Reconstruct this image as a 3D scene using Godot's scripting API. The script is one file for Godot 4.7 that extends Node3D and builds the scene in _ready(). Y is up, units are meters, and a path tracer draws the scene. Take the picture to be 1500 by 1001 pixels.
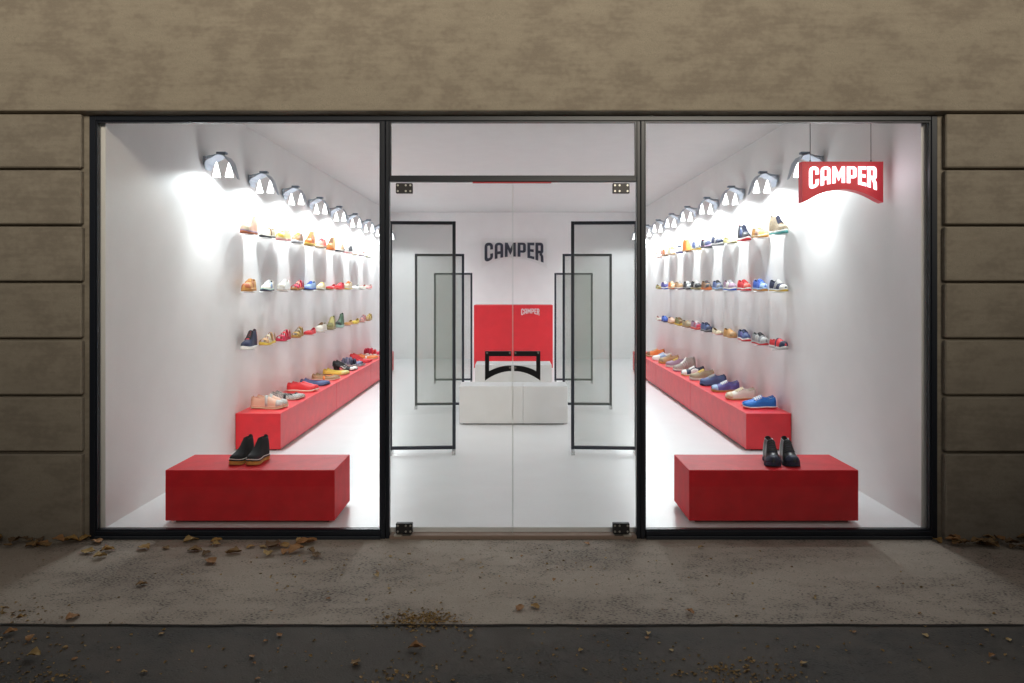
extends Node3D
# A white shoe shop at dusk seen square on from the street. Metres, y up, the glass front lies at z = 0.

const ROOM_X := 2.42
const FLOOR_Y := 0.05
const CEIL_Y := 2.93
const BACK_Z := -10.6

var taken := {}
var mats := {}
var shapes := {}
var rng := RandomNumberGenerator.new()

# linear base colours
var PAL := {
	"white": Color(0.74, 0.73, 0.70), "offwhite": Color(0.66, 0.62, 0.54), "cream": Color(0.60, 0.50, 0.34), "blush": Color(0.62, 0.38, 0.28), "tan": Color(0.42, 0.25, 0.12),
	"brown": Color(0.20, 0.095, 0.04), "camel": Color(0.52, 0.26, 0.08), "orange": Color(0.68, 0.19, 0.035), "rust": Color(0.42, 0.12, 0.05), "red": Color(0.58, 0.02, 0.028),
	"crimson": Color(0.46, 0.012, 0.05), "coral": Color(0.68, 0.16, 0.12), "pink": Color(0.66, 0.30, 0.29), "mauve": Color(0.30, 0.20, 0.27), "yellow": Color(0.64, 0.45, 0.06),
	"lemon": Color(0.60, 0.54, 0.22), "gold": Color(0.40, 0.25, 0.06), "olive": Color(0.19, 0.17, 0.06), "green": Color(0.06, 0.12, 0.07), "mint": Color(0.38, 0.58, 0.50),
	"teal": Color(0.08, 0.38, 0.36), "blue": Color(0.04, 0.11, 0.48), "royal": Color(0.008, 0.16, 0.56), "sky": Color(0.30, 0.42, 0.62), "navy": Color(0.014, 0.02, 0.06),
	"denim": Color(0.055, 0.085, 0.21), "purple": Color(0.085, 0.075, 0.28), "grey": Color(0.24, 0.24, 0.25), "silver": Color(0.46, 0.46, 0.45), "dark": Color(0.035, 0.035, 0.042),
	"black": Color(0.010, 0.011, 0.015), "gum": Color(0.50, 0.24, 0.06), "khaki": Color(0.30, 0.24, 0.15), "ochre": Color(0.50, 0.26, 0.05)}


func _ready() -> void:
	rng.seed = 4127
	# ---------------------------------------------------------------- camera, sky, sun, exposure
	var cam := Camera3D.new()
	cam.name = "camera"
	cam.projection = Camera3D.PROJECTION_FRUSTUM
	cam.near = 0.1
	cam.far = 400.0
	cam.size = 0.1 * 1001.0 / 1125.0
	cam.frustum_offset = Vector2(-2.0, -81.5) / 1125.0 * 0.1
	cam.position = Vector3(0, 1.484, 4.5)
	add_child(cam)
	cam.current = true

	var env := Environment.new()
	env.background_mode = Environment.BG_SKY
	var sky_mat := ProceduralSkyMaterial.new()
	sky_mat.sky_top_color = Color(0.60, 0.60, 0.60)
	sky_mat.sky_horizon_color = Color(0.66, 0.60, 0.52)
	sky_mat.sky_curve = 0.2
	sky_mat.ground_bottom_color = Color(0.10, 0.095, 0.09)
	sky_mat.ground_horizon_color = Color(0.14, 0.13, 0.12)
	var sky := Sky.new()
	sky.sky_material = sky_mat
	env.sky = sky
	env.background_energy_multiplier = 0.48
	env.tonemap_mode = Environment.TONE_MAPPER_LINEAR
	env.tonemap_exposure = 1.12
	env.sdfgi_enabled = true
	env.ssao_enabled = true
	env.ssil_enabled = true
	var we := WorldEnvironment.new()
	we.name = "world"
	we.environment = env
	add_child(we)
	var sun := DirectionalLight3D.new()
	sun.name = "dusk_sun"
	sun.light_energy = 1.0
	sun.light_color = Color(1.0, 0.95, 0.86)
	sun.light_angular_distance = 20.0
	sun.shadow_enabled = true
	sun.rotation_degrees = Vector3(-16, 15, 0)
	add_child(sun)

	build_ground()
	build_building()
	build_opposite()
	build_room()
	build_lamps()
	build_front()
	build_doors()
	build_furniture()
	build_screens()
	build_signs()
	build_wall_shoes()
	build_bench_shoes()
	build_boots()
	build_leaves()


# -------------------------------------------------------------------- naming and tagging
func numbered(called: String) -> String:
	var n: int = taken.get(called, 0)
	taken[called] = n + 1
	return called if n == 0 else "%s_%03d" % [called, n]


func thing(called: String, label: String, category: String, at := Vector3.ZERO, turn := 0.0, group := "") -> Node3D:
	var o := Node3D.new()
	o.name = numbered(called)
	add_child(o)
	o.position = at
	o.rotation.y = turn
	tag(o, label, category, group)
	return o


func tag(o: Node3D, label: String, category: String, group := "") -> void:
	o.set_meta("label", label)
	o.set_meta("category", category)
	if group != "":
		o.set_meta("group", group)


func put(called: String, mesh: Mesh, m: Material, parent: Node = null, at := Vector3.ZERO) -> MeshInstance3D:
	var o := MeshInstance3D.new()
	o.mesh = mesh
	o.material_override = m
	if parent == null:
		o.name = numbered(called)
		add_child(o)
	else:
		o.name = called
		var k := 0
		while parent.has_node(NodePath(String(o.name))):
			k += 1
			o.name = "%s_%03d" % [called, k]
		parent.add_child(o, true)
	o.position = at
	return o


func structure(called: String, mesh: Mesh, m: Material, label: String, at := Vector3.ZERO) -> MeshInstance3D:
	var o := put(called, mesh, m, null, at)
	o.set_meta("kind", "structure")
	o.set_meta("label", label)
	return o


# -------------------------------------------------------------------- materials
func mat(c: Color, rough := 0.6, key := "", metal := 0.0) -> StandardMaterial3D:
	var k := "%s_%s_%s_%s" % [c, rough, key, metal]
	if mats.has(k):
		return mats[k]
	var m := StandardMaterial3D.new()
	m.albedo_color = c.linear_to_srgb()
	m.roughness = rough
	m.metallic = metal
	mats[k] = m
	return m


func pal(n: String, rough := 0.6) -> StandardMaterial3D:
	if n.begins_with("pat_"):
		return pattern_mat(n)
	return mat(PAL[n], rough)


func glow(c: Color, energy: float) -> StandardMaterial3D:
	var m := StandardMaterial3D.new()
	m.albedo_color = Color(0.9, 0.9, 0.9)
	m.emission_enabled = true
	m.emission = c
	m.emission_energy_multiplier = energy
	return m


func clear_glass(c: Color, alpha: float) -> StandardMaterial3D:
	var m := StandardMaterial3D.new()
	m.albedo_color = Color(c.r, c.g, c.b, alpha)
	m.transparency = BaseMaterial3D.TRANSPARENCY_ALPHA
	m.roughness = 0.03
	return m


func noise_bytes(w: int, h: int, sd: int, freq: float, oct: int, stretch := 1.0, seamless := true) -> PackedByteArray:
	var n := FastNoiseLite.new()
	n.seed = sd
	n.noise_type = FastNoiseLite.TYPE_SIMPLEX_SMOOTH
	n.frequency = freq
	n.fractal_octaves = oct
	n.fractal_gain = 0.55
	var sw := int(w / stretch)
	var im: Image = n.get_seamless_image(sw, h, false, false, 0.12) if seamless else n.get_image(sw, h)
	im.convert(Image.FORMAT_L8)
	if sw != w:
		im.resize(w, h, Image.INTERPOLATE_CUBIC)
	return im.get_data()


func grey_tex(d: PackedByteArray, w: int, h: int) -> ImageTexture:
	return ImageTexture.create_from_image(Image.create_from_data(w, h, false, Image.FORMAT_L8, d))


func smooth01(a: float, b: float, x: float) -> float:
	var t := clampf((x - a) / (b - a), 0.0, 1.0)
	return t * t * (3.0 - 2.0 * t)


# trowelled concrete render: ragged darker brush patches over an olive-brown coat
func concrete_wall(light: Color, dark: Color, sd: int, amount: float) -> StandardMaterial3D:
	var w := 2048
	var h := 1024
	var big := noise_bytes(w, h, sd, 0.0052, 3, 1.5)
	var mid := noise_bytes(w, h, sd + 1, 0.019, 5, 1.45)
	var streak := noise_bytes(w, h, sd + 5, 0.10, 3, 8.0)
	var fine := noise_bytes(w, h, sd + 2, 0.10, 4, 1.3)
	var grain := noise_bytes(w, h, sd + 3, 0.45, 2, 1.0)
	var rgb := PackedByteArray()
	rgb.resize(w * h * 3)
	var bump := PackedByteArray()
	bump.resize(w * h)
	var ls := light.linear_to_srgb()
	var ds := dark.linear_to_srgb()
	for i in w * h:
		var b := big[i] / 255.0 - 0.5
		var m := mid[i] / 255.0 - 0.5
		var f := fine[i] / 255.0 - 0.5
		var g := grain[i] / 255.0 - 0.5
		var k := smooth01(-0.42, 0.62, b * 0.8 + m * 1.1 + f * 0.8 + g * 0.8 + (streak[i] / 255.0 - 0.5) * 0.4) * amount
		var v := 1.0 + f * 0.10 + g * 0.20 + m * 0.06 + b * 0.10
		rgb[i * 3] = clampi(int((ls.r + (ds.r - ls.r) * k) * v * 255.0), 0, 255)
		rgb[i * 3 + 1] = clampi(int((ls.g + (ds.g - ls.g) * k) * v * 255.0), 0, 255)
		rgb[i * 3 + 2] = clampi(int((ls.b + (ds.b - ls.b) * k) * v * 255.0), 0, 255)
		bump[i] = clampi(int(128.0 + 40.0 * f + 50.0 * g + 40.0 * m - 30.0 * k), 0, 255)
	var mt := StandardMaterial3D.new()
	mt.albedo_texture = ImageTexture.create_from_image(Image.create_from_data(w, h, false, Image.FORMAT_RGB8, rgb))
	mt.uv1_triplanar = true
	mt.uv1_world_triplanar = true
	mt.uv1_scale = Vector3(1.0 / 8.0, 1.0 / 4.0, 1.0 / 8.0)
	mt.uv1_triplanar_sharpness = 8.0
	mt.roughness = 0.92
	mt.heightmap_enabled = true
	mt.heightmap_texture = grey_tex(bump, w, h)
	mt.heightmap_scale = 0.5
	return mt


# ground: worn slab with dark pits, or asphalt
func ground_mat(base: Color, stain: Color, pit: float, sd: int, stain_amount: float, relief: float) -> StandardMaterial3D:
	var w := 2048
	var h := 1024
	var big := noise_bytes(w, h, sd, 0.005, 4, 1.3)
	var mid := noise_bytes(w, h, sd + 1, 0.03, 3, 1.6)
	var spots := noise_bytes(w, h, sd + 2, 0.27, 2, 1.6)
	var grain := noise_bytes(w, h, sd + 3, 0.48, 2, 1.0)
	var rgb := PackedByteArray()
	rgb.resize(w * h * 3)
	var bump := PackedByteArray()
	bump.resize(w * h)
	var bs := base.linear_to_srgb()
	var ss := stain.linear_to_srgb()
	for i in w * h:
		var b := big[i] / 255.0 - 0.5
		var m := mid[i] / 255.0 - 0.5
		var s := spots[i] / 255.0
		var g := grain[i] / 255.0 - 0.5
		var k := clampf((b * 1.2 + m * 0.7) * 2.0 + 0.3, 0.0, 1.0) * stain_amount
		var p := clampf((s - (0.70 - m * 0.30 - b * 0.25)) * 7.0, 0.0, 1.0) * pit
		var v := (1.0 + g * 0.22 + m * 0.10) * (1.0 - 0.55 * p)
		rgb[i * 3] = clampi(int((bs.r + (ss.r - bs.r) * k) * v * 255.0), 0, 255)
		rgb[i * 3 + 1] = clampi(int((bs.g + (ss.g - bs.g) * k) * v * 255.0), 0, 255)
		rgb[i * 3 + 2] = clampi(int((bs.b + (ss.b - bs.b) * k) * v * 255.0), 0, 255)
		bump[i] = clampi(int(150.0 + 60.0 * g + 40.0 * m - 90.0 * p), 0, 255)
	var mt := StandardMaterial3D.new()
	mt.albedo_texture = ImageTexture.create_from_image(Image.create_from_data(w, h, false, Image.FORMAT_RGB8, rgb))
	mt.uv1_triplanar = true
	mt.uv1_world_triplanar = true
	mt.uv1_scale = Vector3(1.0 / 7.0, 1.0 / 3.5, 1.0 / 3.5)
	mt.uv1_triplanar_sharpness = 8.0
	mt.roughness = 0.85
	mt.heightmap_enabled = true
	mt.heightmap_texture = grey_tex(bump, w, h)
	mt.heightmap_scale = relief
	return mt


# white or red lacquer and paint: slight unevenness in tone and gloss
func painted(c: Color, rough: float, sd: int, tone: float, tile: float) -> StandardMaterial3D:
	var w := 512
	var a := noise_bytes(w, w, sd, 0.012, 4)
	var b := noise_bytes(w, w, sd + 7, 0.2, 3)
	var rgb := PackedByteArray()
	rgb.resize(w * w * 3)
	var s := c.linear_to_srgb()
	for i in w * w:
		var v := 1.0 + (a[i] / 255.0 - 0.5) * tone + (b[i] / 255.0 - 0.5) * tone * 0.6
		rgb[i * 3] = clampi(int(s.r * v * 255.0), 0, 255)
		rgb[i * 3 + 1] = clampi(int(s.g * v * 255.0), 0, 255)
		rgb[i * 3 + 2] = clampi(int(s.b * v * 255.0), 0, 255)
	var mt := StandardMaterial3D.new()
	mt.albedo_texture = ImageTexture.create_from_image(Image.create_from_data(w, w, false, Image.FORMAT_RGB8, rgb))
	mt.uv1_triplanar = true
	mt.uv1_world_triplanar = true
	mt.uv1_scale = Vector3.ONE / tile
	mt.roughness = rough
	if c.r > c.g * 3.0:
		mt.clearcoat_enabled = true
		mt.clearcoat = 0.2
		mt.clearcoat_roughness = 0.3
	mt.heightmap_enabled = true
	mt.heightmap_texture = grey_tex(b, w, w)
	mt.heightmap_scale = 0.02
	return mt


func pattern_mat(n: String) -> StandardMaterial3D:
	if mats.has(n):
		return mats[n]
	var w := 128
	var im := Image.create(w, w, false, Image.FORMAT_RGB8)
	var nz := FastNoiseLite.new()
	nz.seed = hash(n) % 1000
	nz.frequency = 0.09
	var cs: Array = {"pat_mono": ["black", "white", "grey"], "pat_leopard": ["dark", "cream", "tan"], "pat_weave": ["tan", "khaki", "brown"], "pat_flower": ["blue", "silver", "dark"], "pat_multi": ["silver", "khaki", "mauve"]}[n]
	for y in w:
		for x in w:
			var v := nz.get_noise_2d(x, y)
			var c: Color = PAL[cs[0]] if v > 0.12 else PAL[cs[1]] if v > -0.22 else PAL[cs[2]]
			if n == "pat_weave":
				c = PAL[cs[(int(x / 8.0) + int(y / 8.0)) % 3]]
			im.set_pixel(x, y, c.linear_to_srgb())
	var m := StandardMaterial3D.new()
	m.albedo_texture = ImageTexture.create_from_image(im)
	m.uv1_triplanar = true
	m.uv1_scale = Vector3.ONE * 9.0
	m.roughness = 0.7
	mats[n] = m
	return m


# -------------------------------------------------------------------- geometry helpers
func tri(st: SurfaceTool, a: Vector3, b: Vector3, c: Vector3, out: Vector3) -> void:
	if (c - a).cross(b - a).dot(out) < 0.0:
		var t := b
		b = c
		c = t
	st.add_vertex(a)
	st.add_vertex(b)
	st.add_vertex(c)


func quad(st: SurfaceTool, a: Vector3, b: Vector3, c: Vector3, d: Vector3, out: Vector3) -> void:
	tri(st, a, b, c, out)
	tri(st, a, c, d, out)


func start(smooth := false) -> SurfaceTool:
	var st := SurfaceTool.new()
	st.begin(Mesh.PRIMITIVE_TRIANGLES)
	st.set_smooth_group(0 if smooth else -1)
	return st


func done(st: SurfaceTool) -> ArrayMesh:
	st.generate_normals()
	return st.commit()


func add_block(st: SurfaceTool, c: Vector3, size: Vector3, bevel := 0.0) -> void:
	var h := size * 0.5
	var b := minf(bevel, minf(h.x, minf(h.y, h.z)) * 0.9)
	var corner := func(axis: int, s: Vector3) -> Vector3:
		var p := Vector3(s.x * (h.x - b), s.y * (h.y - b), s.z * (h.z - b))
		p[axis] = s[axis] * h[axis]
		return c + p
	for axis in 3:
		for sg in [-1.0, 1.0]:
			var u := (axis + 1) % 3
			var v := (axis + 2) % 3
			var q: Array[Vector3] = []
			for k in [[-1, -1], [1, -1], [1, 1], [-1, 1]]:
				var s := Vector3.ZERO
				s[axis] = sg
				s[u] = k[0]
				s[v] = k[1]
				q.append(corner.call(axis, s))
			var out := Vector3.ZERO
			out[axis] = sg
			quad(st, q[0], q[1], q[2], q[3], out)
	if b <= 0.0:
		return
	for axis in 3:  # edges that run along this axis
		var u := (axis + 1) % 3
		var v := (axis + 2) % 3
		for su in [-1.0, 1.0]:
			for sv in [-1.0, 1.0]:
				var lo := Vector3.ZERO
				lo[axis] = -1.0
				lo[u] = su
				lo[v] = sv
				var hi := lo
				hi[axis] = 1.0
				var out := Vector3.ZERO
				out[u] = su
				out[v] = sv
				quad(st, corner.call(u, lo), corner.call(u, hi), corner.call(v, hi), corner.call(v, lo), out)
	for sx in [-1.0, 1.0]:
		for sy in [-1.0, 1.0]:
			for sz in [-1.0, 1.0]:
				var s := Vector3(sx, sy, sz)
				tri(st, corner.call(0, s), corner.call(1, s), corner.call(2, s), s)


func block(size: Vector3, bevel := 0.0, c := Vector3.ZERO) -> ArrayMesh:
	var k := "block%s%s%s" % [size, bevel, c]
	if not shapes.has(k):
		var st := start()
		add_block(st, c, size, bevel)
		shapes[k] = done(st)
	return shapes[k]


func box_at(x0: float, x1: float, y0: float, y1: float, z0: float, z1: float, bevel := 0.0) -> ArrayMesh:
	return block(Vector3(x1 - x0, y1 - y0, z1 - z0), bevel, Vector3(x0 + x1, y0 + y1, z0 + z1) * 0.5)


# rings of equal length joined into a skin
func skin(st: SurfaceTool, rings: Array, closed: bool, skip := []) -> void:
	for i in rings.size() - 1:
		var a: PackedVector3Array = rings[i]
		var b: PackedVector3Array = rings[i + 1]
		var n := a.size()
		for k in (n if closed else n - 1):
			if skip.size() and skip.has(Vector2i(i, k)):
				continue
			var k2 := (k + 1) % n
			for v in [a[k], b[k], b[k2], a[k], b[k2], a[k2]]:
				st.add_vertex(v)


func cap(st: SurfaceTool, ring: PackedVector3Array, out: Vector3) -> void:
	var mid := Vector3.ZERO
	for p in ring:
		mid += p
	mid /= ring.size()
	for k in ring.size():
		tri(st, mid, ring[k], ring[(k + 1) % ring.size()], out)


# a round bar along a path
func tube(path: PackedVector3Array, r: float, sides := 8, r2 := -1.0) -> ArrayMesh:
	var st := start(true)
	var rings := []
	for i in path.size():
		var d := (path[mini(i + 1, path.size() - 1)] - path[maxi(i - 1, 0)]).normalized()
		var s := d.cross(Vector3.UP if absf(d.y) < 0.9 else Vector3.RIGHT).normalized()
		var t := s.cross(d).normalized()
		var ring := PackedVector3Array()
		var rr := r if r2 < 0.0 else lerpf(r, r2, float(i) / (path.size() - 1))
		for k in sides:
			var a := TAU * k / sides
			ring.append(path[i] + s * cos(a) * rr + t * sin(a) * rr)
		rings.append(ring)
	skin(st, rings, true)
	st.set_smooth_group(-1)
	cap(st, rings[0], path[0] - path[1])
	cap(st, rings[-1], path[-1] - path[-2])
	return done(st)


# a flat strip of constant width along a path in x-y, given thickness in z
func add_strip(st: SurfaceTool, path: PackedVector2Array, wd: float, z0: float, z1: float, warp = null) -> void:
	var n := path.size()
	var le := PackedVector2Array()
	var ri := PackedVector2Array()
	for i in n:
		var d0 := (path[i] - path[maxi(i - 1, 0)]).normalized()
		var d1 := (path[mini(i + 1, n - 1)] - path[i]).normalized()
		if i == 0:
			d0 = d1
		if i == n - 1:
			d1 = d0
		var n0 := Vector2(-d0.y, d0.x)
		var n1 := Vector2(-d1.y, d1.x)
		var m := (n0 + n1).normalized()
		var k := wd * 0.5 / maxf(0.35, m.dot(n0))
		le.append(path[i] + m * k)
		ri.append(path[i] - m * k)
	for i in n - 1:
		add_prism(st, PackedVector2Array([le[i], le[i + 1], ri[i + 1], ri[i]]), z0, z1, warp, [true, i == n - 2, true, i == 0])


# a convex outline in x-y given thickness in z; sides says which edges get a wall
func add_prism(st: SurfaceTool, pts: PackedVector2Array, z0: float, z1: float, warp = null, sides := []) -> void:
	var q := PackedVector2Array()
	for p in pts:
		q.append(warp.call(p) if warp != null else p)
	var mid := Vector2.ZERO
	for p in q:
		mid += p
	mid /= q.size()
	for k in range(1, q.size() - 1):
		tri(st, Vector3(q[0].x, q[0].y, z1), Vector3(q[k].x, q[k].y, z1), Vector3(q[k + 1].x, q[k + 1].y, z1), Vector3.BACK)
		tri(st, Vector3(q[0].x, q[0].y, z0), Vector3(q[k].x, q[k].y, z0), Vector3(q[k + 1].x, q[k + 1].y, z0), Vector3.FORWARD)
	for k in q.size():
		if sides.size() and not sides[k]:
			continue
		var a := q[k]
		var b := q[(k + 1) % q.size()]
		var e := (a + b) * 0.5 - mid
		quad(st, Vector3(a.x, a.y, z0), Vector3(b.x, b.y, z0), Vector3(b.x, b.y, z1), Vector3(a.x, a.y, z1), Vector3(e.x, e.y, 0))


func curve_between(a: Vector2, c: Vector2, b: Vector2, n: int) -> PackedVector2Array:
	var out := PackedVector2Array()
	for i in n + 1:
		var t := float(i) / n
		out.append(a.lerp(c, t).lerp(c.lerp(b, t), t))
	return out


func round_path(pts: Array, r: float, n := 5, sub := 4) -> PackedVector2Array:
	var out := PackedVector2Array()
	for i in pts.size():
		var p: Vector2 = pts[i]
		if i == 0 or i == pts.size() - 1:
			out.append(p)
			if i == pts.size() - 1:
				break
		var nxt: Vector2 = pts[i + 1]
		if i > 0:
			var prv: Vector2 = pts[i - 1]
			var ra := minf(r, minf(p.distance_to(prv), p.distance_to(nxt)) * 0.5)
			out.append_array(curve_between(p + (prv - p).normalized() * ra, p, p + (nxt - p).normalized() * ra, n))
		var from: Vector2 = out[-1]
		var rb := 0.0 if i + 1 == pts.size() - 1 else minf(r, minf(nxt.distance_to(p), nxt.distance_to(pts[i + 2])) * 0.5)
		var to := nxt + (p - nxt).normalized() * rb
		for k in range(1, sub):
			out.append(from.lerp(to, float(k) / sub))
	var clean := PackedVector2Array()
	for p in out:
		if clean.is_empty() or clean[-1].distance_to(p) > 0.002:
			clean.append(p)
	return clean


# -------------------------------------------------------------------- ground
func build_ground() -> void:
	var asphalt := ground_mat(Color(0.064, 0.054, 0.045), Color(0.038, 0.033, 0.029), 0.6, 300, 0.9, 0.5)
	var slab := ground_mat(Color(0.33, 0.278, 0.228), Color(0.215, 0.178, 0.146), 0.9, 200, 0.7, 0.5)
	var st := start()
	quad(st, Vector3(-150, -0.006, 150), Vector3(150, -0.006, 150), Vector3(150, -0.006, -150), Vector3(-150, -0.006, -150), Vector3.UP)
	structure("ground", done(st), asphalt, "dark grey asphalt street with scattered leaf crumbs")
	# slabs of the pavement along the front, their outer edges cut a little unevenly
	st = start()
	var edge := PackedVector3Array()
	var nz := FastNoiseLite.new()
	nz.seed = 5
	nz.frequency = 0.9
	for i in 161:
		var x := -8.0 + 0.1 * i
		edge.append(Vector3(x, 0, 1.13 + nz.get_noise_2d(x * 1.6, 0.0) * 0.012 + nz.get_noise_2d(x * 9.0, 4.0) * 0.005))
	for i in 160:
		var a := edge[i]
		var b := edge[i + 1]
		quad(st, Vector3(a.x, 0, -0.22), Vector3(b.x, 0, -0.22), b, a, Vector3.UP)
		quad(st, a, b, b + Vector3(0, -0.03, -0.004), a + Vector3(0, -0.03, -0.004), Vector3.BACK)
	var st2 := start()
	for i in 160:
		quad(st2, edge[i] + Vector3(0, -0.0022, -0.001), edge[i + 1] + Vector3(0, -0.0022, -0.001), edge[i + 1] + Vector3(0, -0.0022, 0.011), edge[i] + Vector3(0, -0.0022, 0.011 + 0.004 * nz.get_noise_1d(i * 3.0)), Vector3.UP)
	structure("pavement_joint", done(st2), mat(Color(0.018, 0.015, 0.013), 0.9), "dark filled joint between pavement slab and asphalt")
	structure("pavement", done(st), slab, "worn pitted concrete pavement in front of the shop window")


# -------------------------------------------------------------------- building
func build_building() -> void:
	var beam_m := concrete_wall(Color(0.325, 0.287, 0.231), Color(0.170, 0.143, 0.116), 40, 0.72)
	var stone_m := concrete_wall(Color(0.305, 0.272, 0.224), Color(0.165, 0.142, 0.117), 77, 0.72)
	stone_m.uv1_offset = Vector3(0.37, 0.21, 0.37)
	var b := thing("shop_building", "olive brown concrete building with smooth upper wall and grooved stone courses beside the window", "building")
	# upper wall, its lower edge a small step back
	var st := start()
	var prof := PackedVector2Array([Vector2(0.060, 7.0), Vector2(0.060, 2.5035), Vector2(0.055, 2.4975), Vector2(0.0, 2.4845), Vector2(-0.24, 2.500), Vector2(-0.24, 7.0)])
	for i in prof.size() - 1:
		var p := prof[i]
		var q := prof[i + 1]
		var d := Vector3(0, -(q.x - p.x), (q.y - p.y)) * -1.0
		quad(st, Vector3(-9, p.y, p.x), Vector3(9, p.y, p.x), Vector3(9, q.y, q.x), Vector3(-9, q.y, q.x), Vector3(0, d.y, d.z) if i < 4 else Vector3.FORWARD)
	put("upper_wall", done(st), beam_m, b)
	# backing behind the stone courses
	for s in [-1.0, 1.0]:
		var x0 := 2.488
		put("wall_core", box_at(minf(s * x0, s * 9.0), maxf(s * x0, s * 9.0), -0.02, 2.497, -0.24, -0.004), stone_m, b)
		var tops := [2.492, 2.165, 1.836, 1.505, 1.174, 0.843, 0.512]
		for i in tops.size():
			var top: float = tops[i] - 0.008
			var bot: float = (tops[i + 1] + 0.008) if i < 6 else -0.015
			var far := 2.515 + rng.randf_range(-0.003, 0.003)
			for k in 3:
				var xa := far + k * 2.2
				var xb := far + (k + 1) * 2.2 - 0.012
				var proud := rng.randf_range(-0.002, 0.002)
				put("stone_block", box_at(minf(s * xa, s * xb), maxf(s * xa, s * xb), bot, top, -0.06, 0.034 + proud, 0.007), stone_m, b)


# the houses across the street, whose roofs keep the low sun off the lower wall and the ground
func build_opposite() -> void:
	var m := mat(Color(0.16, 0.145, 0.125), 0.9)
	var pane := mat(Color(0.02, 0.022, 0.025), 0.2)
	var roof := mat(Color(0.08, 0.075, 0.07), 0.8)
	for q in [[-24.0, 1.6, 6.3, "house across the street with the lower flat roof"], [1.62, 5.0, 5.2, "narrow low house across the street between two taller ones"], [5.02, 26.0, 6.4, "tallest house across the street"]]:
		var t := thing("street_house", q[3], "house", Vector3(0, 0, 13.0))
		put("wall", box_at(q[0], q[1], -0.02, q[2], 0.0, 7.0), m, t)
		put("roof", box_at(q[0] - 0.0, q[1], q[2] + 0.001, q[2] + 0.15, -0.12, 7.0), roof, t)
		var n := int((q[1] - q[0]) / 2.1)
		for i in n:
			for k in 2:
				var x: float = q[0] + (i + 0.5) * (q[1] - q[0]) / n
				put("window", box_at(x - 0.5, x + 0.5, 0.9 + 2.5 * k, 2.4 + 2.5 * k, -0.02, 0.01), pane, t)


# -------------------------------------------------------------------- room
func build_room() -> void:
	var wall_m := painted(Color(0.80, 0.795, 0.79), 0.55, 11, 0.02, 2.3)
	var ceil_m := painted(Color(0.67, 0.67, 0.67), 0.7, 12, 0.02, 2.0)
	var floor_m := painted(Color(0.755, 0.765, 0.78), 0.30, 13, 0.025, 2.7)
	structure("shop_floor", box_at(-2.6, 2.6, -0.2, FLOOR_Y, BACK_Z - 0.2, -0.062), floor_m, "pale grey poured floor inside the shop")
	structure("shop_ceiling", box_at(-2.6, 2.6, CEIL_Y, CEIL_Y + 0.2, BACK_Z - 0.2, -0.245), ceil_m, "plain white ceiling inside the shop")
	var wl := structure("shop_wall", box_at(-ROOM_X - 0.15, -ROOM_X, FLOOR_Y, CEIL_Y, BACK_Z, -0.055), wall_m, "white side wall with rows of shoes, away from the hanging sign")
	var wr := structure("shop_wall", box_at(ROOM_X, ROOM_X + 0.15, FLOOR_Y, CEIL_Y, BACK_Z, -0.055), wall_m, "white side wall with rows of shoes, under the hanging sign")
	structure("back_wall", box_at(-ROOM_X - 0.15, ROOM_X + 0.15, FLOOR_Y, CEIL_Y, BACK_Z - 0.2, BACK_Z - 0.002), painted(Color(0.88, 0.88, 0.885), 0.6, 14, 0.02, 2.1), "white back wall carrying the dark lettering")
	var peg := tube(PackedVector3Array([Vector3(-0.055, 0, 0), Vector3(0.075, 0, 0)]), 0.005, 6)
	var peg_m := mat(Color(0.75, 0.75, 0.75), 0.4)
	for row in 3:
		for i in 12:
			var at := Vector3(0, ROWS[row] - 0.007, -2.305 - 0.508 * i)
			put("shoe_peg", peg, peg_m, wl, Vector3(-ROOM_X + 0.055, at.y, at.z))
			put("shoe_peg", peg, peg_m, wr, Vector3(ROOM_X - 0.075, at.y, at.z))


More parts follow.
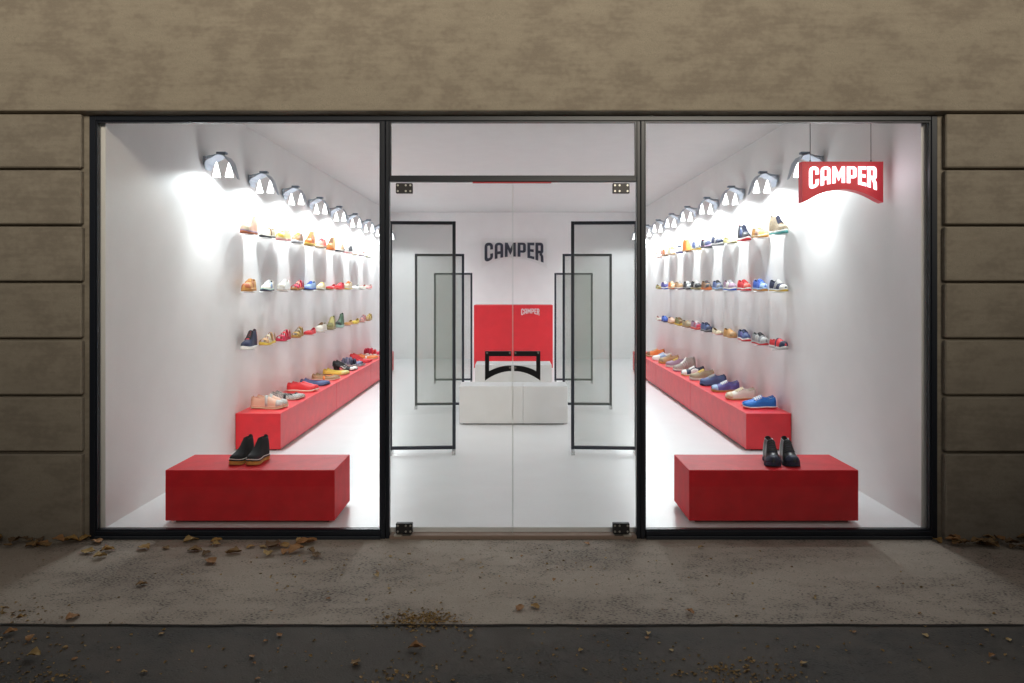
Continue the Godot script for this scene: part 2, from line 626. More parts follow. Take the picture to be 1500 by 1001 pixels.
# -------------------------------------------------------------------- wall lamps
func build_lamps() -> void:
	var steel := mat(Color(0.46, 0.52, 0.60), 0.35, "steel", 0.3)
	var bulb_m := glow(Color(1.0, 1.0, 1.0), 3.0)
	# folded hood, seen end on: flap by the wall, flat top, long flap towards the room
	var hood := start()
	var ins := start()
	var prof := [Vector2(0.030, -0.105), Vector2(0.032, -0.055), Vector2(0.048, -0.036), Vector2(0.135, 0.010), Vector2(0.175, 0.000), Vector2(0.212, -0.045), Vector2(0.266, -0.175)]
	for i in prof.size() - 1:
		var p: Vector2 = prof[i]
		var q: Vector2 = prof[i + 1]
		var nn := Vector2(-(q.y - p.y), q.x - p.x).normalized()
		var hz: float = [0.05, 0.085, 0.09, 0.09, 0.085, 0.07][i]
		var hz2: float = [0.085, 0.09, 0.09, 0.085, 0.07, 0.018][i]
		var o := nn * 0.0025
		var v := [Vector3(p.x + o.x, p.y + o.y, -hz), Vector3(p.x + o.x, p.y + o.y, hz), Vector3(q.x + o.x, q.y + o.y, hz2), Vector3(q.x + o.x, q.y + o.y, -hz2)]
		var w := [Vector3(p.x - o.x, p.y - o.y, -hz), Vector3(p.x - o.x, p.y - o.y, hz), Vector3(q.x - o.x, q.y - o.y, hz2), Vector3(q.x - o.x, q.y - o.y, -hz2)]
		quad(hood, v[0], v[1], v[2], v[3], Vector3(nn.x, nn.y, 0))
		quad(ins, w[0], w[1], w[2], w[3], Vector3(-nn.x, -nn.y, 0))
		quad(hood, v[1], v[2], w[2], w[1], Vector3.BACK)
		quad(hood, v[0], v[3], w[3], w[0], Vector3.FORWARD)
	var hood_mesh := done(hood)
	var lining_mesh := done(ins)
	var cone := start(true)
	var rings := []
	for r in [[0.0, 0.005], [-0.015, 0.010], [-0.06, 0.020], [-0.10, 0.029], [-0.118, 0.031]]:
		var ring := PackedVector3Array()
		for k in 12:
			ring.append(Vector3(cos(TAU * k / 12) * r[1], r[0], sin(TAU * k / 12) * r[1]))
		rings.append(ring)
	skin(cone, rings, true)
	cone.set_smooth_group(-1)
	cap(cone, rings[-1], Vector3.DOWN)
	cap(cone, rings[0], Vector3.UP)
	var cone_mesh := done(cone)
	var arm_mesh := tube(PackedVector3Array([Vector3(0.0, 0.0, 0), Vector3(0.05, 0.006, 0), Vector3(0.10, 0.020, 0), Vector3(0.16, 0.022, 0)]), 0.009, 8)
	var bracket := block(Vector3(0.075, 0.018, 0.05), 0.004)
	var plate := block(Vector3(0.012, 0.07, 0.07), 0.003)
	var ords := ["first", "second", "third", "fourth", "fifth", "sixth", "seventh", "eighth", "ninth", "last"]
	for s in [-1.0, 1.0]:
		for i in 9:
			var lab := "steel hooded twin lamp, %s from the window on the %s" % [ords[i], "wall under the sign" if s > 0 else "wall away from the sign"]
			var t := thing("wall_lamp", lab, "lamp", Vector3(s * ROOM_X, 2.495, -1.52 - 1.017 * i), PI if s > 0 else 0.0, "hooded lamps along the side walls")
			put("hood", hood_mesh, steel, t)
			put("hood_lining", lining_mesh, mat(Color(0.40, 0.45, 0.52), 0.5), t)
			put("wall_plate", plate, steel, t, Vector3(0.006, -0.03, 0))
			put("arm", arm_mesh, steel, t)
			put("bracket", bracket, mat(Color(0.22, 0.27, 0.34), 0.4, "steel", 0.4), t, Vector3(0.135, 0.03, 0))
			for bx in [0.092, 0.192]:
				put("bulb", cone_mesh, bulb_m, t, Vector3(bx, -0.040, 0))
				var l := SpotLight3D.new()
				l.name = "bulb_light"
				l.light_energy = 0.38 if bx < 0.15 else 0.55
				l.light_color = Color(0.958, 0.995, 1.0)
				l.spot_angle = 44.0
				l.spot_angle_attenuation = 1.0
				l.spot_range = 20.0
				l.spot_attenuation = 2.0
				l.light_size = 0.025
				l.shadow_enabled = true
				l.position = Vector3(bx, -0.112, 0)
				l.rotation_degrees = Vector3(-90, 0, 0)
				t.add_child(l, true)
			var om := SpotLight3D.new()
			om.name = "bulb_glow"
			om.light_energy = 0.70
			om.light_color = Color(0.958, 0.995, 1.0)
			om.spot_angle = 84.0
			om.spot_angle_attenuation = 0.3
			om.spot_range = 20.0
			om.spot_attenuation = 2.0
			om.light_size = 0.03
			om.shadow_enabled = true
			om.position = Vector3(0.192, -0.112, 0)
			om.rotation_degrees = Vector3(-90, 0, 0)
			t.add_child(om, true)


# -------------------------------------------------------------------- shop front
func build_front() -> void:
	var steel := mat(Color(0.012, 0.016, 0.026), 0.38, "frame", 0.2)
	var f := thing("shopfront_frame", "dark navy steel frame around the shop windows and doorway", "window frame")
	# outer members and posts, butted end to end
	put("frame_post", box_at(-2.487, -2.452, 0.0, 2.482, -0.05, 0.0, 0.003), steel, f)
	put("frame_post", box_at(2.452, 2.487, 0.0, 2.482, -0.05, 0.0, 0.003), steel, f)
	put("frame_post", box_at(-0.778, -0.752, 0.0, 2.452, -0.05, 0.0, 0.003), steel, f)
	put("frame_post", box_at(-0.750, -0.728, 0.0, 2.452, -0.052, -0.003, 0.003), steel, f)
	put("frame_post", box_at(0.748, 0.770, 0.0, 2.452, -0.05, 0.0, 0.003), steel, f)
	put("frame_post", box_at(0.724, 0.7465, 0.0, 2.452, -0.052, -0.003, 0.003), steel, f)
	put("top_rail", box_at(-2.4515, 2.4515, 2.4525, 2.482, -0.05, 0.0, 0.003), steel, f)
	put("transom", box_at(-0.7275, 0.7235, 2.096, 2.124, -0.05, 0.0, 0.003), steel, f)
	put("red_strip", box_at(-0.24, 0.224, 2.087, 2.0955, -0.02, -0.006, 0.002), mat(Color(0.5, 0.03, 0.05), 0.4), f)
	for s in [-1.0, 1.0]:
		put("bottom_rail", box_at(minf(s * 2.4515, s * 0.7785), maxf(s * 2.4515, s * 0.7785), 0.020, 0.046, -0.05, 0.0, 0.003), steel, f)
		put("sill", box_at(minf(s * 2.4515, s * 0.7785), maxf(s * 2.4515, s * 0.7785), -0.01, 0.0195, -0.05, 0.012, 0.003), mat(Color(0.02, 0.026, 0.036), 0.45), f)
	put("threshold", box_at(-0.727, 0.723, -0.01, 0.022, -0.12, 0.004, 0.004), mat(Color(0.30, 0.22, 0.18), 0.5), f)
	# beads that hold the panes
	for r in [[-2.4515, -0.7785, 0.0465, 2.452], [0.7705, 2.4515, 0.0465, 2.452], [-0.7275, 0.7235, 2.1245, 2.452]]:
		for e in [[r[0], r[0] + 0.008, r[2], r[3]], [r[1] - 0.008, r[1], r[2], r[3]], [r[0] + 0.0085, r[1] - 0.0085, r[3] - 0.008, r[3]], [r[0] + 0.0085, r[1] - 0.0085, r[2], r[2] + 0.008]]:
			put("glazing_bead", box_at(e[0], e[1], e[2], e[3], -0.040, -0.008), steel, f)
	var g := clear_glass(Color(0.75, 0.8, 0.8), 0.02)
	put("window_pane", sheet(-2.447, -0.783, 0.05, 2.448, -0.024), g, f)
	put("window_pane", sheet(0.775, 2.447, 0.05, 2.448, -0.024), g, f)
	put("transom_pane", sheet(-0.723, 0.719, 2.128, 2.448, -0.024), g, f)


func sheet(x0: float, x1: float, y0: float, y1: float, z: float) -> ArrayMesh:
	var st := start()
	quad(st, Vector3(x0, y0, z), Vector3(x1, y0, z), Vector3(x1, y1, z), Vector3(x0, y1, z), Vector3.BACK)
	return done(st)


func build_doors() -> void:
	var g := clear_glass(Color(0.75, 0.8, 0.8), 0.02)
	var edge_m := mat(Color(0.62, 0.66, 0.65), 0.25)
	var patch_m := mat(Color(0.030, 0.029, 0.034), 0.4, "patch", 0.3)
	var screw_m := mat(Color(0.5, 0.5, 0.48), 0.35, "screw", 0.7)
	var screw := tube(PackedVector3Array([Vector3(0, 0, 0), Vector3(0, 0, 0.0025)]), 0.0062, 8)
	var dark := mat(Color(0.012, 0.014, 0.02), 0.3)
	for s in [-1.0, 1.0]:
		var t := thing("glass_door", "frameless clear glass door leaf hinged on the %s" % ("post beside the hanging sign" if s > 0 else "post away from the hanging sign"), "door", Vector3(-0.004, 0, -0.026), 0.0, "pair of glass doors")
		var xo: float = s * 0.722
		put("pane", sheet(minf(s * 0.003, xo), maxf(s * 0.003, xo), 0.030, 2.085, 0.0), g, t)
		put("pane_edge", box_at(minf(s * 0.0012, s * 0.0032), maxf(s * 0.0012, s * 0.0032), 0.03, 2.085, -0.005, 0.005), edge_m, t)
		for y in [2.058, 0.058]:
			var p := put("patch_hinge", block(Vector3(0.098, 0.060, 0.034), 0.003), patch_m, t, Vector3(s * 0.638, y, 0.0))
			for sx in [-0.037, s * -0.010 + 0.0, 0.037]:
				for sy in [-0.017, 0.017]:
					put("screw", screw, screw_m, p, Vector3(sx if sx != 0.0 else -s * 0.016, sy, 0.0172))
		put("floor_pivot", block(Vector3(0.052, 0.030, 0.05), 0.004), mat(Color(0.05, 0.045, 0.04), 0.5), t, Vector3(s * 0.622, 0.012, 0.004))
		put("pivot_plate", block(Vector3(0.045, 0.012, 0.05), 0.002), mat(Color(0.55, 0.5, 0.44), 0.35, "", 0.6), t, Vector3(s * 0.674, 0.018, 0.006))
		# pull handle: flat bar, square at the top, arched below
		var st := start()
		var w := 0.026
		add_prism(st, PackedVector2Array([Vector2(s * 0.008, 1.102), Vector2(s * 0.162, 1.102), Vector2(s * 0.138, 1.073), Vector2(s * 0.008, 1.073)]), 0.020, 0.038, null, [true, false, true, true])
		add_prism(st, PackedVector2Array([Vector2(s * 0.162, 1.102), Vector2(s * 0.162, 0.930), Vector2(s * 0.138, 0.985), Vector2(s * 0.138, 1.073)]), 0.020, 0.038, null, [true, false, true, false])
		var up := curve_between(Vector2(s * 0.138, 0.985), Vector2(s * 0.078, 1.018), Vector2(s * 0.008, 1.018), 8)
		var lo := curve_between(Vector2(s * 0.162, 0.930), Vector2(s * 0.085, 0.985), Vector2(s * 0.008, 0.986), 8)
		for i in 8:
			add_prism(st, PackedVector2Array([up[i], up[i + 1], lo[i + 1], lo[i]]), 0.020, 0.038, null, [true, i == 7, true, false])
		var h := put("handle", done(st), dark, t)
		for q in [Vector2(0.016, 1.092), Vector2(0.150, 1.093), Vector2(0.016, 1.006)]:
			put("bolt", screw, mat(Color(0.7, 0.7, 0.7), 0.25, "screw", 0.8), h, Vector3(s * q.x, q.y, 0.0382))
			put("standoff", tube(PackedVector3Array([Vector3(0, 0, 0), Vector3(0, 0, 0.021)]), 0.006, 8), dark, h, Vector3(s * q.x, q.y, 0.0))


# -------------------------------------------------------------------- furniture
func build_furniture() -> void:
	var red := painted(Color(0.66, 0.012, 0.024), 0.45, 21, 0.10, 1.1)
	var satin := painted(Color(0.66, 0.010, 0.022), 0.5, 27, 0.10, 0.9)
	satin.clearcoat_enabled = false
	satin.metallic_specular = 0.3
	var dark_red := mat(Color(0.12, 0.008, 0.012), 0.6)
	var white := painted(Color(0.63, 0.64, 0.655), 0.5, 23, 0.02, 1.4)
	for s in [-1.0, 1.0]:
		var side := "under the hanging sign" if s > 0 else "away from the hanging sign"
		var t := thing("red_display_plinth", "low red lacquered box behind the window glass, %s" % side, "plinth", Vector3(s * (1.5675 if s > 0 else 1.5855), FLOOR_Y, -0.335), 0.0, "red boxes in the window")
		put("body", block(Vector3(1.02, 0.305, 0.43), 0.003), satin, t, Vector3(0, 0.1725, 0))
		put("base", block(Vector3(0.93, 0.02, 0.35), 0.002), dark_red, t, Vector3(0, 0.010, 0))
		for i in 3:
			var which: String = ["nearest the window", "middle of its row", "deepest in the shop"][i]
			var bn := thing("red_display_bench", "long red bench %s along the wall %s" % [which, side], "bench", Vector3(s * (ROOM_X - 0.202), FLOOR_Y, -2.165 - 2.112 * i - 1.055), 0.0, "red benches along the side walls")
			put("body", block(Vector3(0.392, 0.312, 2.106), 0.003), red, bn, Vector3(0, 0.170, 0))
			put("base", block(Vector3(0.33, 0.014, 2.04), 0.001), dark_red, bn, Vector3(-s * -0.02, 0.007, 0))
	var p := thing("white_platform", "low white seating block in the middle of the shop floor", "bench", Vector3(0.0, FLOOR_Y, -3.60))
	put("body", block(Vector3(0.66, 0.385, 0.36), 0.004), white, p, Vector3(-0.230, 0.206, 0.0))
	put("body", block(Vector3(0.46, 0.385, 0.36), 0.004), white, p, Vector3(0.3315, 0.206, 0.0))
	put("base", block(Vector3(1.05, 0.013, 0.28), 0.001), mat(Color(0.10, 0.10, 0.10), 0.6), p, Vector3(0, 0.0065, 0))
	var d := thing("white_display_block", "white box with a flat top just behind the low white seating block", "plinth", Vector3(0.0, FLOOR_Y, -4.36))
	put("body", block(Vector3(0.865, 0.545, 0.42), 0.004), white, d, Vector3(0, 0.2725, 0))
	var c := thing("red_sales_counter", "tall bright red counter with small white lettering at the back of the shop", "counter", Vector3(0.0, FLOOR_Y, -8.83))
	var cred := painted(Color(0.70, 0.012, 0.024), 0.5, 25, 0.06, 1.3)
	put("body", block(Vector3(1.37, 1.09, 0.5), 0.003), cred, c, Vector3(0, 0.555, -0.25))
	var st := start()
	word(st, 0.315, 0.12, 0.006)
	put("lettering", done(st), mat(Color(0.78, 0.62, 0.62), 0.5), c, Vector3(0.293, 1.040, 0.0005))


func build_screens() -> void:
	var steel := mat(Color(0.018, 0.024, 0.040), 0.4, "frame", 0.2)
	var g := clear_glass(Color(0.19, 0.235, 0.185).linear_to_srgb(), 0.33)
	var foot_m := clear_glass(Color(0.8, 0.82, 0.82), 0.35)
	var spots := [[-0.779, -2.07, 2.037, 0.570], [-0.866, -4.51, 1.860, 0.577], [-0.890, -6.86, 1.676, 0.566]]
	for s in [-1.0, 1.0]:
		for i in 3:
			var q: Array = spots[i]
			var lab: String = "%s glass partition in a thin dark frame, %s" % [["tallest", "middle-sized", "shortest"][i], "on the side of the hanging sign" if s > 0 else "on the side away from the hanging sign"]
			var wd: float = q[3]
			var t := thing("glass_partition", lab, "partition", Vector3(s * -q[0], 0, q[1]), s * -0.055, "framed glass partitions beside the aisle")
			var y0 := 0.085
			var y1: float = q[2]
			var h := wd * 0.5
			put("frame_bar", box_at(-h, -h + 0.028, y0, y1, -0.014, 0.014, 0.002), steel, t)
			put("frame_bar", box_at(h - 0.028, h, y0, y1, -0.014, 0.014, 0.002), steel, t)
			put("frame_bar", box_at(-h + 0.0285, h - 0.0285, y1 - 0.028, y1, -0.014, 0.014, 0.002), steel, t)
			put("frame_bar", box_at(-h + 0.0285, h - 0.0285, y0, y0 + 0.028, -0.014, 0.014, 0.002), steel, t)
			put("pane", sheet(-h + 0.023, h - 0.023, y0 + 0.023, y1 - 0.023, 0.0), g, t)
			for k in [-1.0, 1.0]:
				put("foot", box_at(k * (h - 0.016) - 0.016, k * (h - 0.016) + 0.016, FLOOR_Y, y0 - 0.001, -0.09, 0.09, 0.001), foot_m, t)


# -------------------------------------------------------------------- lettering
# six heavy condensed capitals, flat on top and cut by an arch below; letters of size h, word centred on x, top at y
func word(st: SurfaceTool, width: float, h: float, depth: float) -> void:
	var total := 3.24
	var k := width / total
	var warp := func(p: Vector2) -> Vector2:
		var u := p.x / total * 2.0 - 1.0
		var low := 0.70 + 0.31 * u * u
		return Vector2((p.x - total * 0.5) * k, -p.y * low * h)
	var w := 0.155
	var x := 0.0
	var z0 := 0.0
	var z1 := depth
	# C
	add_strip(st, shifted(round_path([Vector2(0.39, 0.39), Vector2(0.39, 0.0775), Vector2(0.0775, 0.0775), Vector2(0.0775, 0.9225), Vector2(0.39, 0.9225), Vector2(0.39, 0.62)], 0.16), x), w, z0, z1, warp)
	x = 0.56
	# A
	add_strip(st, shifted(round_path([Vector2(0.0775, 1.0), Vector2(0.0775, 0.0775), Vector2(0.39, 0.0775), Vector2(0.39, 1.0)], 0.16), x), w, z0, z1, warp)
	bar(st, x, 0.155, 0.3125, 0.56, 0.74, z0, z1, warp)
	x = 1.12
	# M
	bar(st, x, 0.0, 0.15, 0.0, 1.0, z0, z1, warp)
	bar(st, x, 0.45, 0.60, 0.0, 1.0, z0, z1, warp)
	add_prism(st, shifted(PackedVector2Array([Vector2(0.15, 0.0), Vector2(0.30, 0.42), Vector2(0.30, 0.88), Vector2(0.15, 0.46)]), x), z0, z1, warp)
	add_prism(st, shifted(PackedVector2Array([Vector2(0.45, 0.0), Vector2(0.30, 0.42), Vector2(0.30, 0.88), Vector2(0.45, 0.46)]), x), z0, z1, warp)
	x = 1.82
	# P
	bar(st, x, 0.0, 0.155, 0.0, 1.0, z0, z1, warp)
	add_strip(st, shifted(round_path([Vector2(0.155, 0.0775), Vector2(0.375, 0.0775), Vector2(0.375, 0.62), Vector2(0.155, 0.62)], 0.14), x), w, z0, z1, warp)
	x = 2.36
	# E
	bar(st, x, 0.0, 0.155, 0.0, 1.0, z0, z1, warp)
	bar(st, x, 0.155, 0.38, 0.0, 0.165, z0, z1, warp)
	bar(st, x, 0.155, 0.345, 0.41, 0.57, z0, z1, warp)
	bar(st, x, 0.155, 0.38, 0.835, 1.0, z0, z1, warp)
	x = 2.80
	# R
	bar(st, x, 0.0, 0.155, 0.0, 1.0, z0, z1, warp)
	add_strip(st, shifted(round_path([Vector2(0.155, 0.0775), Vector2(0.36, 0.0775), Vector2(0.36, 0.51), Vector2(0.155, 0.51)], 0.13), x), w, z0, z1, warp)
	add_strip(st, shifted(PackedVector2Array([Vector2(0.275, 0.588), Vector2(0.36, 0.70), Vector2(0.37, 0.85), Vector2(0.375, 1.0)]), x), 0.15, z0, z1, warp)


func shifted(p: PackedVector2Array, x: float) -> PackedVector2Array:
	var out := PackedVector2Array()
	for v in p:
		out.append(v + Vector2(x, 0))
	return out


func bar(st: SurfaceTool, x: float, x0: float, x1: float, y0: float, y1: float, z0: float, z1: float, warp) -> void:
	for i in 3:
		var a := lerpf(x0, x1, i / 3.0)
		var b := lerpf(x0, x1, (i + 1) / 3.0)
		add_prism(st, shifted(PackedVector2Array([Vector2(a, y0), Vector2(b, y0), Vector2(b, y1), Vector2(a, y1)]), x), z0, z1, warp, [true, i == 2, true, i == 0])


# a board with a straight top and an arch cut out of its lower edge
func arched_board(w: float, h: float, rise: float, z0: float, z1: float, toe := 0.0) -> ArrayMesh:
	var st := start()
	var n := 16
	var lo := func(u: float) -> float:
		var e := 1.0 - toe
		return -h + rise * (1.0 - pow(minf(absf(u) / e, 1.0), 2.0))
	for i in n:
		var u0 := lerpf(-1.0, 1.0, float(i) / n)
		var u1 := lerpf(-1.0, 1.0, float(i + 1) / n)
		add_prism(st, PackedVector2Array([Vector2(u0 * w * 0.5, 0), Vector2(u1 * w * 0.5, 0), Vector2(u1 * w * 0.5, lo.call(u1)), Vector2(u0 * w * 0.5, lo.call(u0))]), z0, z1, null, [true, i == n - 1, true, i == 0])
	return done(st)


func build_signs() -> void:
	var red := glow(Color(0.62, 0.03, 0.09), 0.42)
	red.albedo_color = Color(0.5, 0.01, 0.035).linear_to_srgb()
	red.roughness = 0.35
	var t := thing("hanging_sign", "red light box with arched lower edge and glowing white capitals, hung on rods", "sign", Vector3(2.112, 2.281, -0.42))
	put("sign_box", arched_board(0.518, 0.262, 0.085, -0.07, 0.0, 0.04), red, t)
	var st := start()
	word(st, 0.432, 0.150, 0.006)
	put("lit_letters", done(st), glow(Color(1.0, 0.97, 1.0), 1.6), t, Vector3(-0.002, -0.032, 0.0008))
	for s in [-1.0, 1.0]:
		put("rod", tube(PackedVector3Array([Vector3(0, 0.0005, 0), Vector3(0, CEIL_Y - 2.281, 0)]), 0.0022, 6), mat(Color(0.14, 0.12, 0.12), 0.4), t, Vector3(s * 0.196 - 0.0, 0, -0.035))
		put("rod_clip", tube(PackedVector3Array([Vector3(0, 0.0, 0), Vector3(0, 0.014, 0)]), 0.005, 8), mat(Color(0.10, 0.10, 0.10), 0.4), t, Vector3(s * 0.196, 0.001, -0.035))
	var l := AreaLight3D.new()
	l.name = "letter_light"
	l.area_size = Vector2(0.42, 0.12)
	l.light_energy = 0.06
	l.light_color = Color(1.0, 0.95, 1.0)
	l.area_range = 12.0
	l.shadow_enabled = true
	l.rotation.y = PI
	l.position = Vector3(0, -0.09, 0.010)
	t.add_child(l, true)

	var w := thing("wall_sign", "dark raised capitals on a pale arched board high on the back wall", "sign", Vector3(0.012, 2.417, BACK_Z + 0.022))
	put("board", arched_board(1.29, 0.59, 0.20, -0.018, 0.0), mat(Color(0.82, 0.82, 0.82), 0.45), w)
	st = start()
	word(st, 1.155, 0.388, 0.02)
	put("letters", done(st), mat(Color(0.022, 0.026, 0.05), 0.45), w, Vector3(0.0, -0.085, 0.001))


# -------------------------------------------------------------------- shoes
const ROWS := [1.945, 1.435, 0.926]
const ST := [0.0, 0.025, 0.07, 0.13, 0.20, 0.28, 0.36, 0.43, 0.50, 0.58, 0.66, 0.74, 0.82, 0.89, 0.945, 0.98, 1.0]
const WD := [0.006, 0.017, 0.026, 0.0305, 0.031, 0.029, 0.028, 0.030, 0.034, 0.039, 0.0425, 0.0435, 0.041, 0.034, 0.024, 0.014, 0.004]
const KIND := {
	"sneaker": {"h": [0.050, 0.076, 0.082, 0.080, 0.074, 0.071, 0.078, 0.092, 0.086, 0.076, 0.066, 0.057, 0.051, 0.045, 0.037, 0.027, 0.010], "o0": 2, "o1": 7, "sole": 0.026, "lift": 0.006},
	"runner": {"h": [0.050, 0.078, 0.084, 0.080, 0.072, 0.069, 0.076, 0.088, 0.080, 0.069, 0.059, 0.050, 0.044, 0.038, 0.031, 0.022, 0.008], "o0": 2, "o1": 7, "sole": 0.020, "lift": 0.004},
	"hightop": {"h": [0.09, 0.138, 0.152, 0.155, 0.154, 0.152, 0.152, 0.146, 0.118, 0.090, 0.072, 0.060, 0.053, 0.047, 0.040, 0.029, 0.011], "o0": 2, "o1": 7, "sole": 0.026, "lift": 0.0},
	"flat": {"h": [0.040, 0.056, 0.060, 0.053, 0.045, 0.040, 0.037, 0.036, 0.036, 0.038, 0.042, 0.043, 0.040, 0.035, 0.029, 0.021, 0.008], "o0": 2, "o1": 10, "sole": 0.010, "lift": 0.006},
	"pump": {"h": [0.042, 0.060, 0.064, 0.056, 0.046, 0.040, 0.036, 0.034, 0.034, 0.036, 0.040, 0.042, 0.038, 0.033, 0.027, 0.019, 0.007], "o0": 2, "o1": 10, "sole": 0.008, "lift": 0.055},
	"slipon": {"h": [0.045, 0.068, 0.074, 0.072, 0.066, 0.064, 0.070, 0.078, 0.075, 0.068, 0.061, 0.054, 0.048, 0.043, 0.036, 0.026, 0.010], "o0": 2, "o1": 7, "sole": 0.020, "lift": 0.004},
	"sandal": {"h": [0.050, 0.075, 0.085, 0.088, 0.088, 0.088, 0.086, 0.080, 0.072, 0.062, 0.052, 0.044, 0.038, 0.032, 0.026, 0.018, 0.006], "o0": 0, "o1": 16, "sole": 0.022, "lift": 0.010},
	"clog": {"h": [0.03, 0.05, 0.058, 0.058, 0.055, 0.054, 0.060, 0.072, 0.076, 0.072, 0.066, 0.060, 0.055, 0.048, 0.040, 0.029, 0.011], "o0": 1, "o1": 6, "sole": 0.024, "lift": 0.006},
	"boot": {"h": [0.09, 0.150, 0.165, 0.168, 0.166, 0.163, 0.156, 0.138, 0.110, 0.086, 0.071, 0.060, 0.053, 0.047, 0.040, 0.029, 0.011], "o0": 2, "o1": 6, "sole": 0.034, "lift": 0.0}}
const LEN := 0.285
const ARC := 12


func sample(a: Array, t: float) -> float:
	for i in ST.size() - 1:
		if t <= ST[i + 1]:
			return lerpf(a[i], a[i + 1], (t - ST[i]) / (ST[i + 1] - ST[i]))
	return a[-1]


func raise(kind: String, t: float) -> float:
	var k: Dictionary = KIND[kind]
	return k.lift * (1.0 - smooth01(0.22, 0.62, t)) + 0.012 * pow(maxf(0.0, t - 0.76) / 0.24, 2.0)


func shoe_point(kind: String, foot: float, t: float, a: float, off: float) -> Vector3:
	var k: Dictionary = KIND[kind]
	var w := sample(WD, t)
	var h := sample(k.h, t)
	if kind == "boot" or kind == "hightop":
		w *= 1.0
	var th := PI * a
	var cs := cos(th)
	var e := 0.72 if t < 0.45 else 0.85
	var x := (w + off) * signf(cs) * pow(absf(cs), e)
	var y := (h + off) * pow(maxf(sin(th), 0.0), 0.80)
	return Vector3(foot * (0.007 * sin(PI * t) + 0.004 * t) + x, raise(kind, t) + k.sole - 0.003 + y, (t - 0.5) * LEN)


func sole_mesh(kind: String, foot: float, y0: float, y1: float, grow: float) -> ArrayMesh:
	var key := "sole_%s_%s_%s_%s_%s" % [kind, foot, y0, y1, grow]
	if shapes.has(key):
		return shapes[key]
	var k: Dictionary = KIND[kind]
	var st := start(true)
	var rings := []
	for i in ST.size():
		var t: float = ST[i]
		var w: float = WD[i] + grow
		var c := foot * (0.007 * sin(PI * t) + 0.004 * t)
		var b: float = raise(kind, t) + k.sole * y0
		var u: float = raise(kind, t) + k.sole * y1
		var zz := (t - 0.5) * (LEN + grow * 1.5)
		var ring := PackedVector3Array()
		for q in [[-0.9, 0.0], [0.9, 0.0], [1.0, 0.25], [1.0, 0.75], [0.95, 1.0], [-0.95, 1.0], [-1.0, 0.75], [-1.0, 0.25]]:
			ring.append(Vector3(c + w * q[0], lerpf(b, u, q[1]), zz))
		rings.append(ring)
	skin(st, rings, true)
	cap(st, rings[0], Vector3.FORWARD)
	cap(st, rings[-1], Vector3.BACK)
	shapes[key] = done(st)
	return shapes[key]


func upper_mesh(kind: String, foot: float, off: float) -> ArrayMesh:
	var key := "upper_%s_%s_%s" % [kind, foot, off]
	if shapes.has(key):
		return shapes[key]
	var k: Dictionary = KIND[kind]
	var rings := []
	var skip := []
	for i in ST.size():
		var ring := PackedVector3Array()
		for j in ARC + 1:
			ring.append(shoe_point(kind, foot, ST[i], float(j) / ARC, off))
		rings.append(ring)
		if i >= k.o0 and i < k.o1:
			for j in range(4, 8):
				skip.append(Vector2i(i, j))
	var st := start(true)
	skin(st, rings, false, skip)
	if off < 0.0:  # the insole inside
		var floor_ring := []
		for i in range(1, ST.size() - 2):
			var a: Vector3 = rings[i][1]
			var b: Vector3 = rings[i][ARC - 1]
			floor_ring.append(PackedVector3Array([Vector3(a.x, a.y * 0.5 + b.y * 0.5, a.z), Vector3(b.x, a.y * 0.5 + b.y * 0.5, b.z)]))
		skin(st, floor_ring, false)
	else:  # a rolled rim round the opening
		var rim := PackedVector3Array()
		for i in range(k.o0, k.o1 + 1):
			rim.append(rings[i][4])
		for j in range(5, 8):
			rim.append(rings[k.o1][j])
		for i in range(k.o1, k.o0 - 1, -1):
			rim.append(rings[i][8])
		for j in range(7, 4, -1):
			rim.append(rings[k.o0][j])
		rim.append(rim[0])
		var hoops := []
		for i in rim.size():
			var d := (rim[(i + 1) % (rim.size() - 1)] - rim[posmod(i - 1, rim.size() - 1)]).normalized()
			var s := d.cross(Vector3.UP).normalized()
			var u := s.cross(d)
			var hoop := PackedVector3Array()
			for q in 5:
				hoop.append(rim[i] + s * cos(TAU * q / 5) * 0.0028 + u * sin(TAU * q / 5) * 0.0028)
			hoops.append(hoop)
		skin(st, hoops, true)
	shapes[key] = done(st)
	return shapes[key]


# a strap, cap, stripe or lace lying on the shoe between lengths t0..t1 and round from a0 to a1
func band_mesh(kind: String, foot: float, t0: float, t1: float, a0: float, a1: float, off: float, lean := 0.0) -> ArrayMesh:
	var key := "band_%s_%s_%s_%s_%s_%s_%s_%s" % [kind, foot, t0, t1, a0, a1, off, lean]
	if shapes.has(key):
		return shapes[key]
	var nt := maxi(2, int((t1 - t0) / 0.045))
	var na := maxi(3, int((a1 - a0) * 12.0))
	var rings := []
	for i in range(-1, nt + 2):
		var t := lerpf(t0, t1, clampf(float(i) / nt, 0.0, 1.0))
		var ring := PackedVector3Array()
		for j in range(-1, na + 2):
			var u := clampf(float(j) / na, 0.0, 1.0)
			var low := i < 0 or i > nt or j < 0 or j > na
			ring.append(shoe_point(kind, foot, clampf(t + lean * (u - 0.5), 0.0, 1.0), lerpf(a0, a1, u), -0.0005 if low else off))
		rings.append(ring)
	var st := start(true)
	skin(st, rings, false)
	shapes[key] = done(st)
	return shapes[key]


func heel_mesh(foot: float, h: float) -> ArrayMesh:
	var key := "heel_%s_%s" % [foot, h]
	if not shapes.has(key):
		var st := start(true)
		var rings := []
		for q in [[0.0, 0.72], [0.4, 0.66], [0.8, 0.85], [1.0, 1.0]]:
			var ring := PackedVector3Array()
			for k in 10:
				var a := TAU * k / 10
				ring.append(Vector3(cos(a) * 0.025 * q[1], h * q[0], -LEN * 0.5 + 0.032 + sin(a) * 0.028 * q[1]))
			rings.append(ring)
		skin(st, rings, true)
		st.set_smooth_group(-1)
		cap(st, rings[0], Vector3.DOWN)
		shapes[key] = done(st)
	return shapes[key]


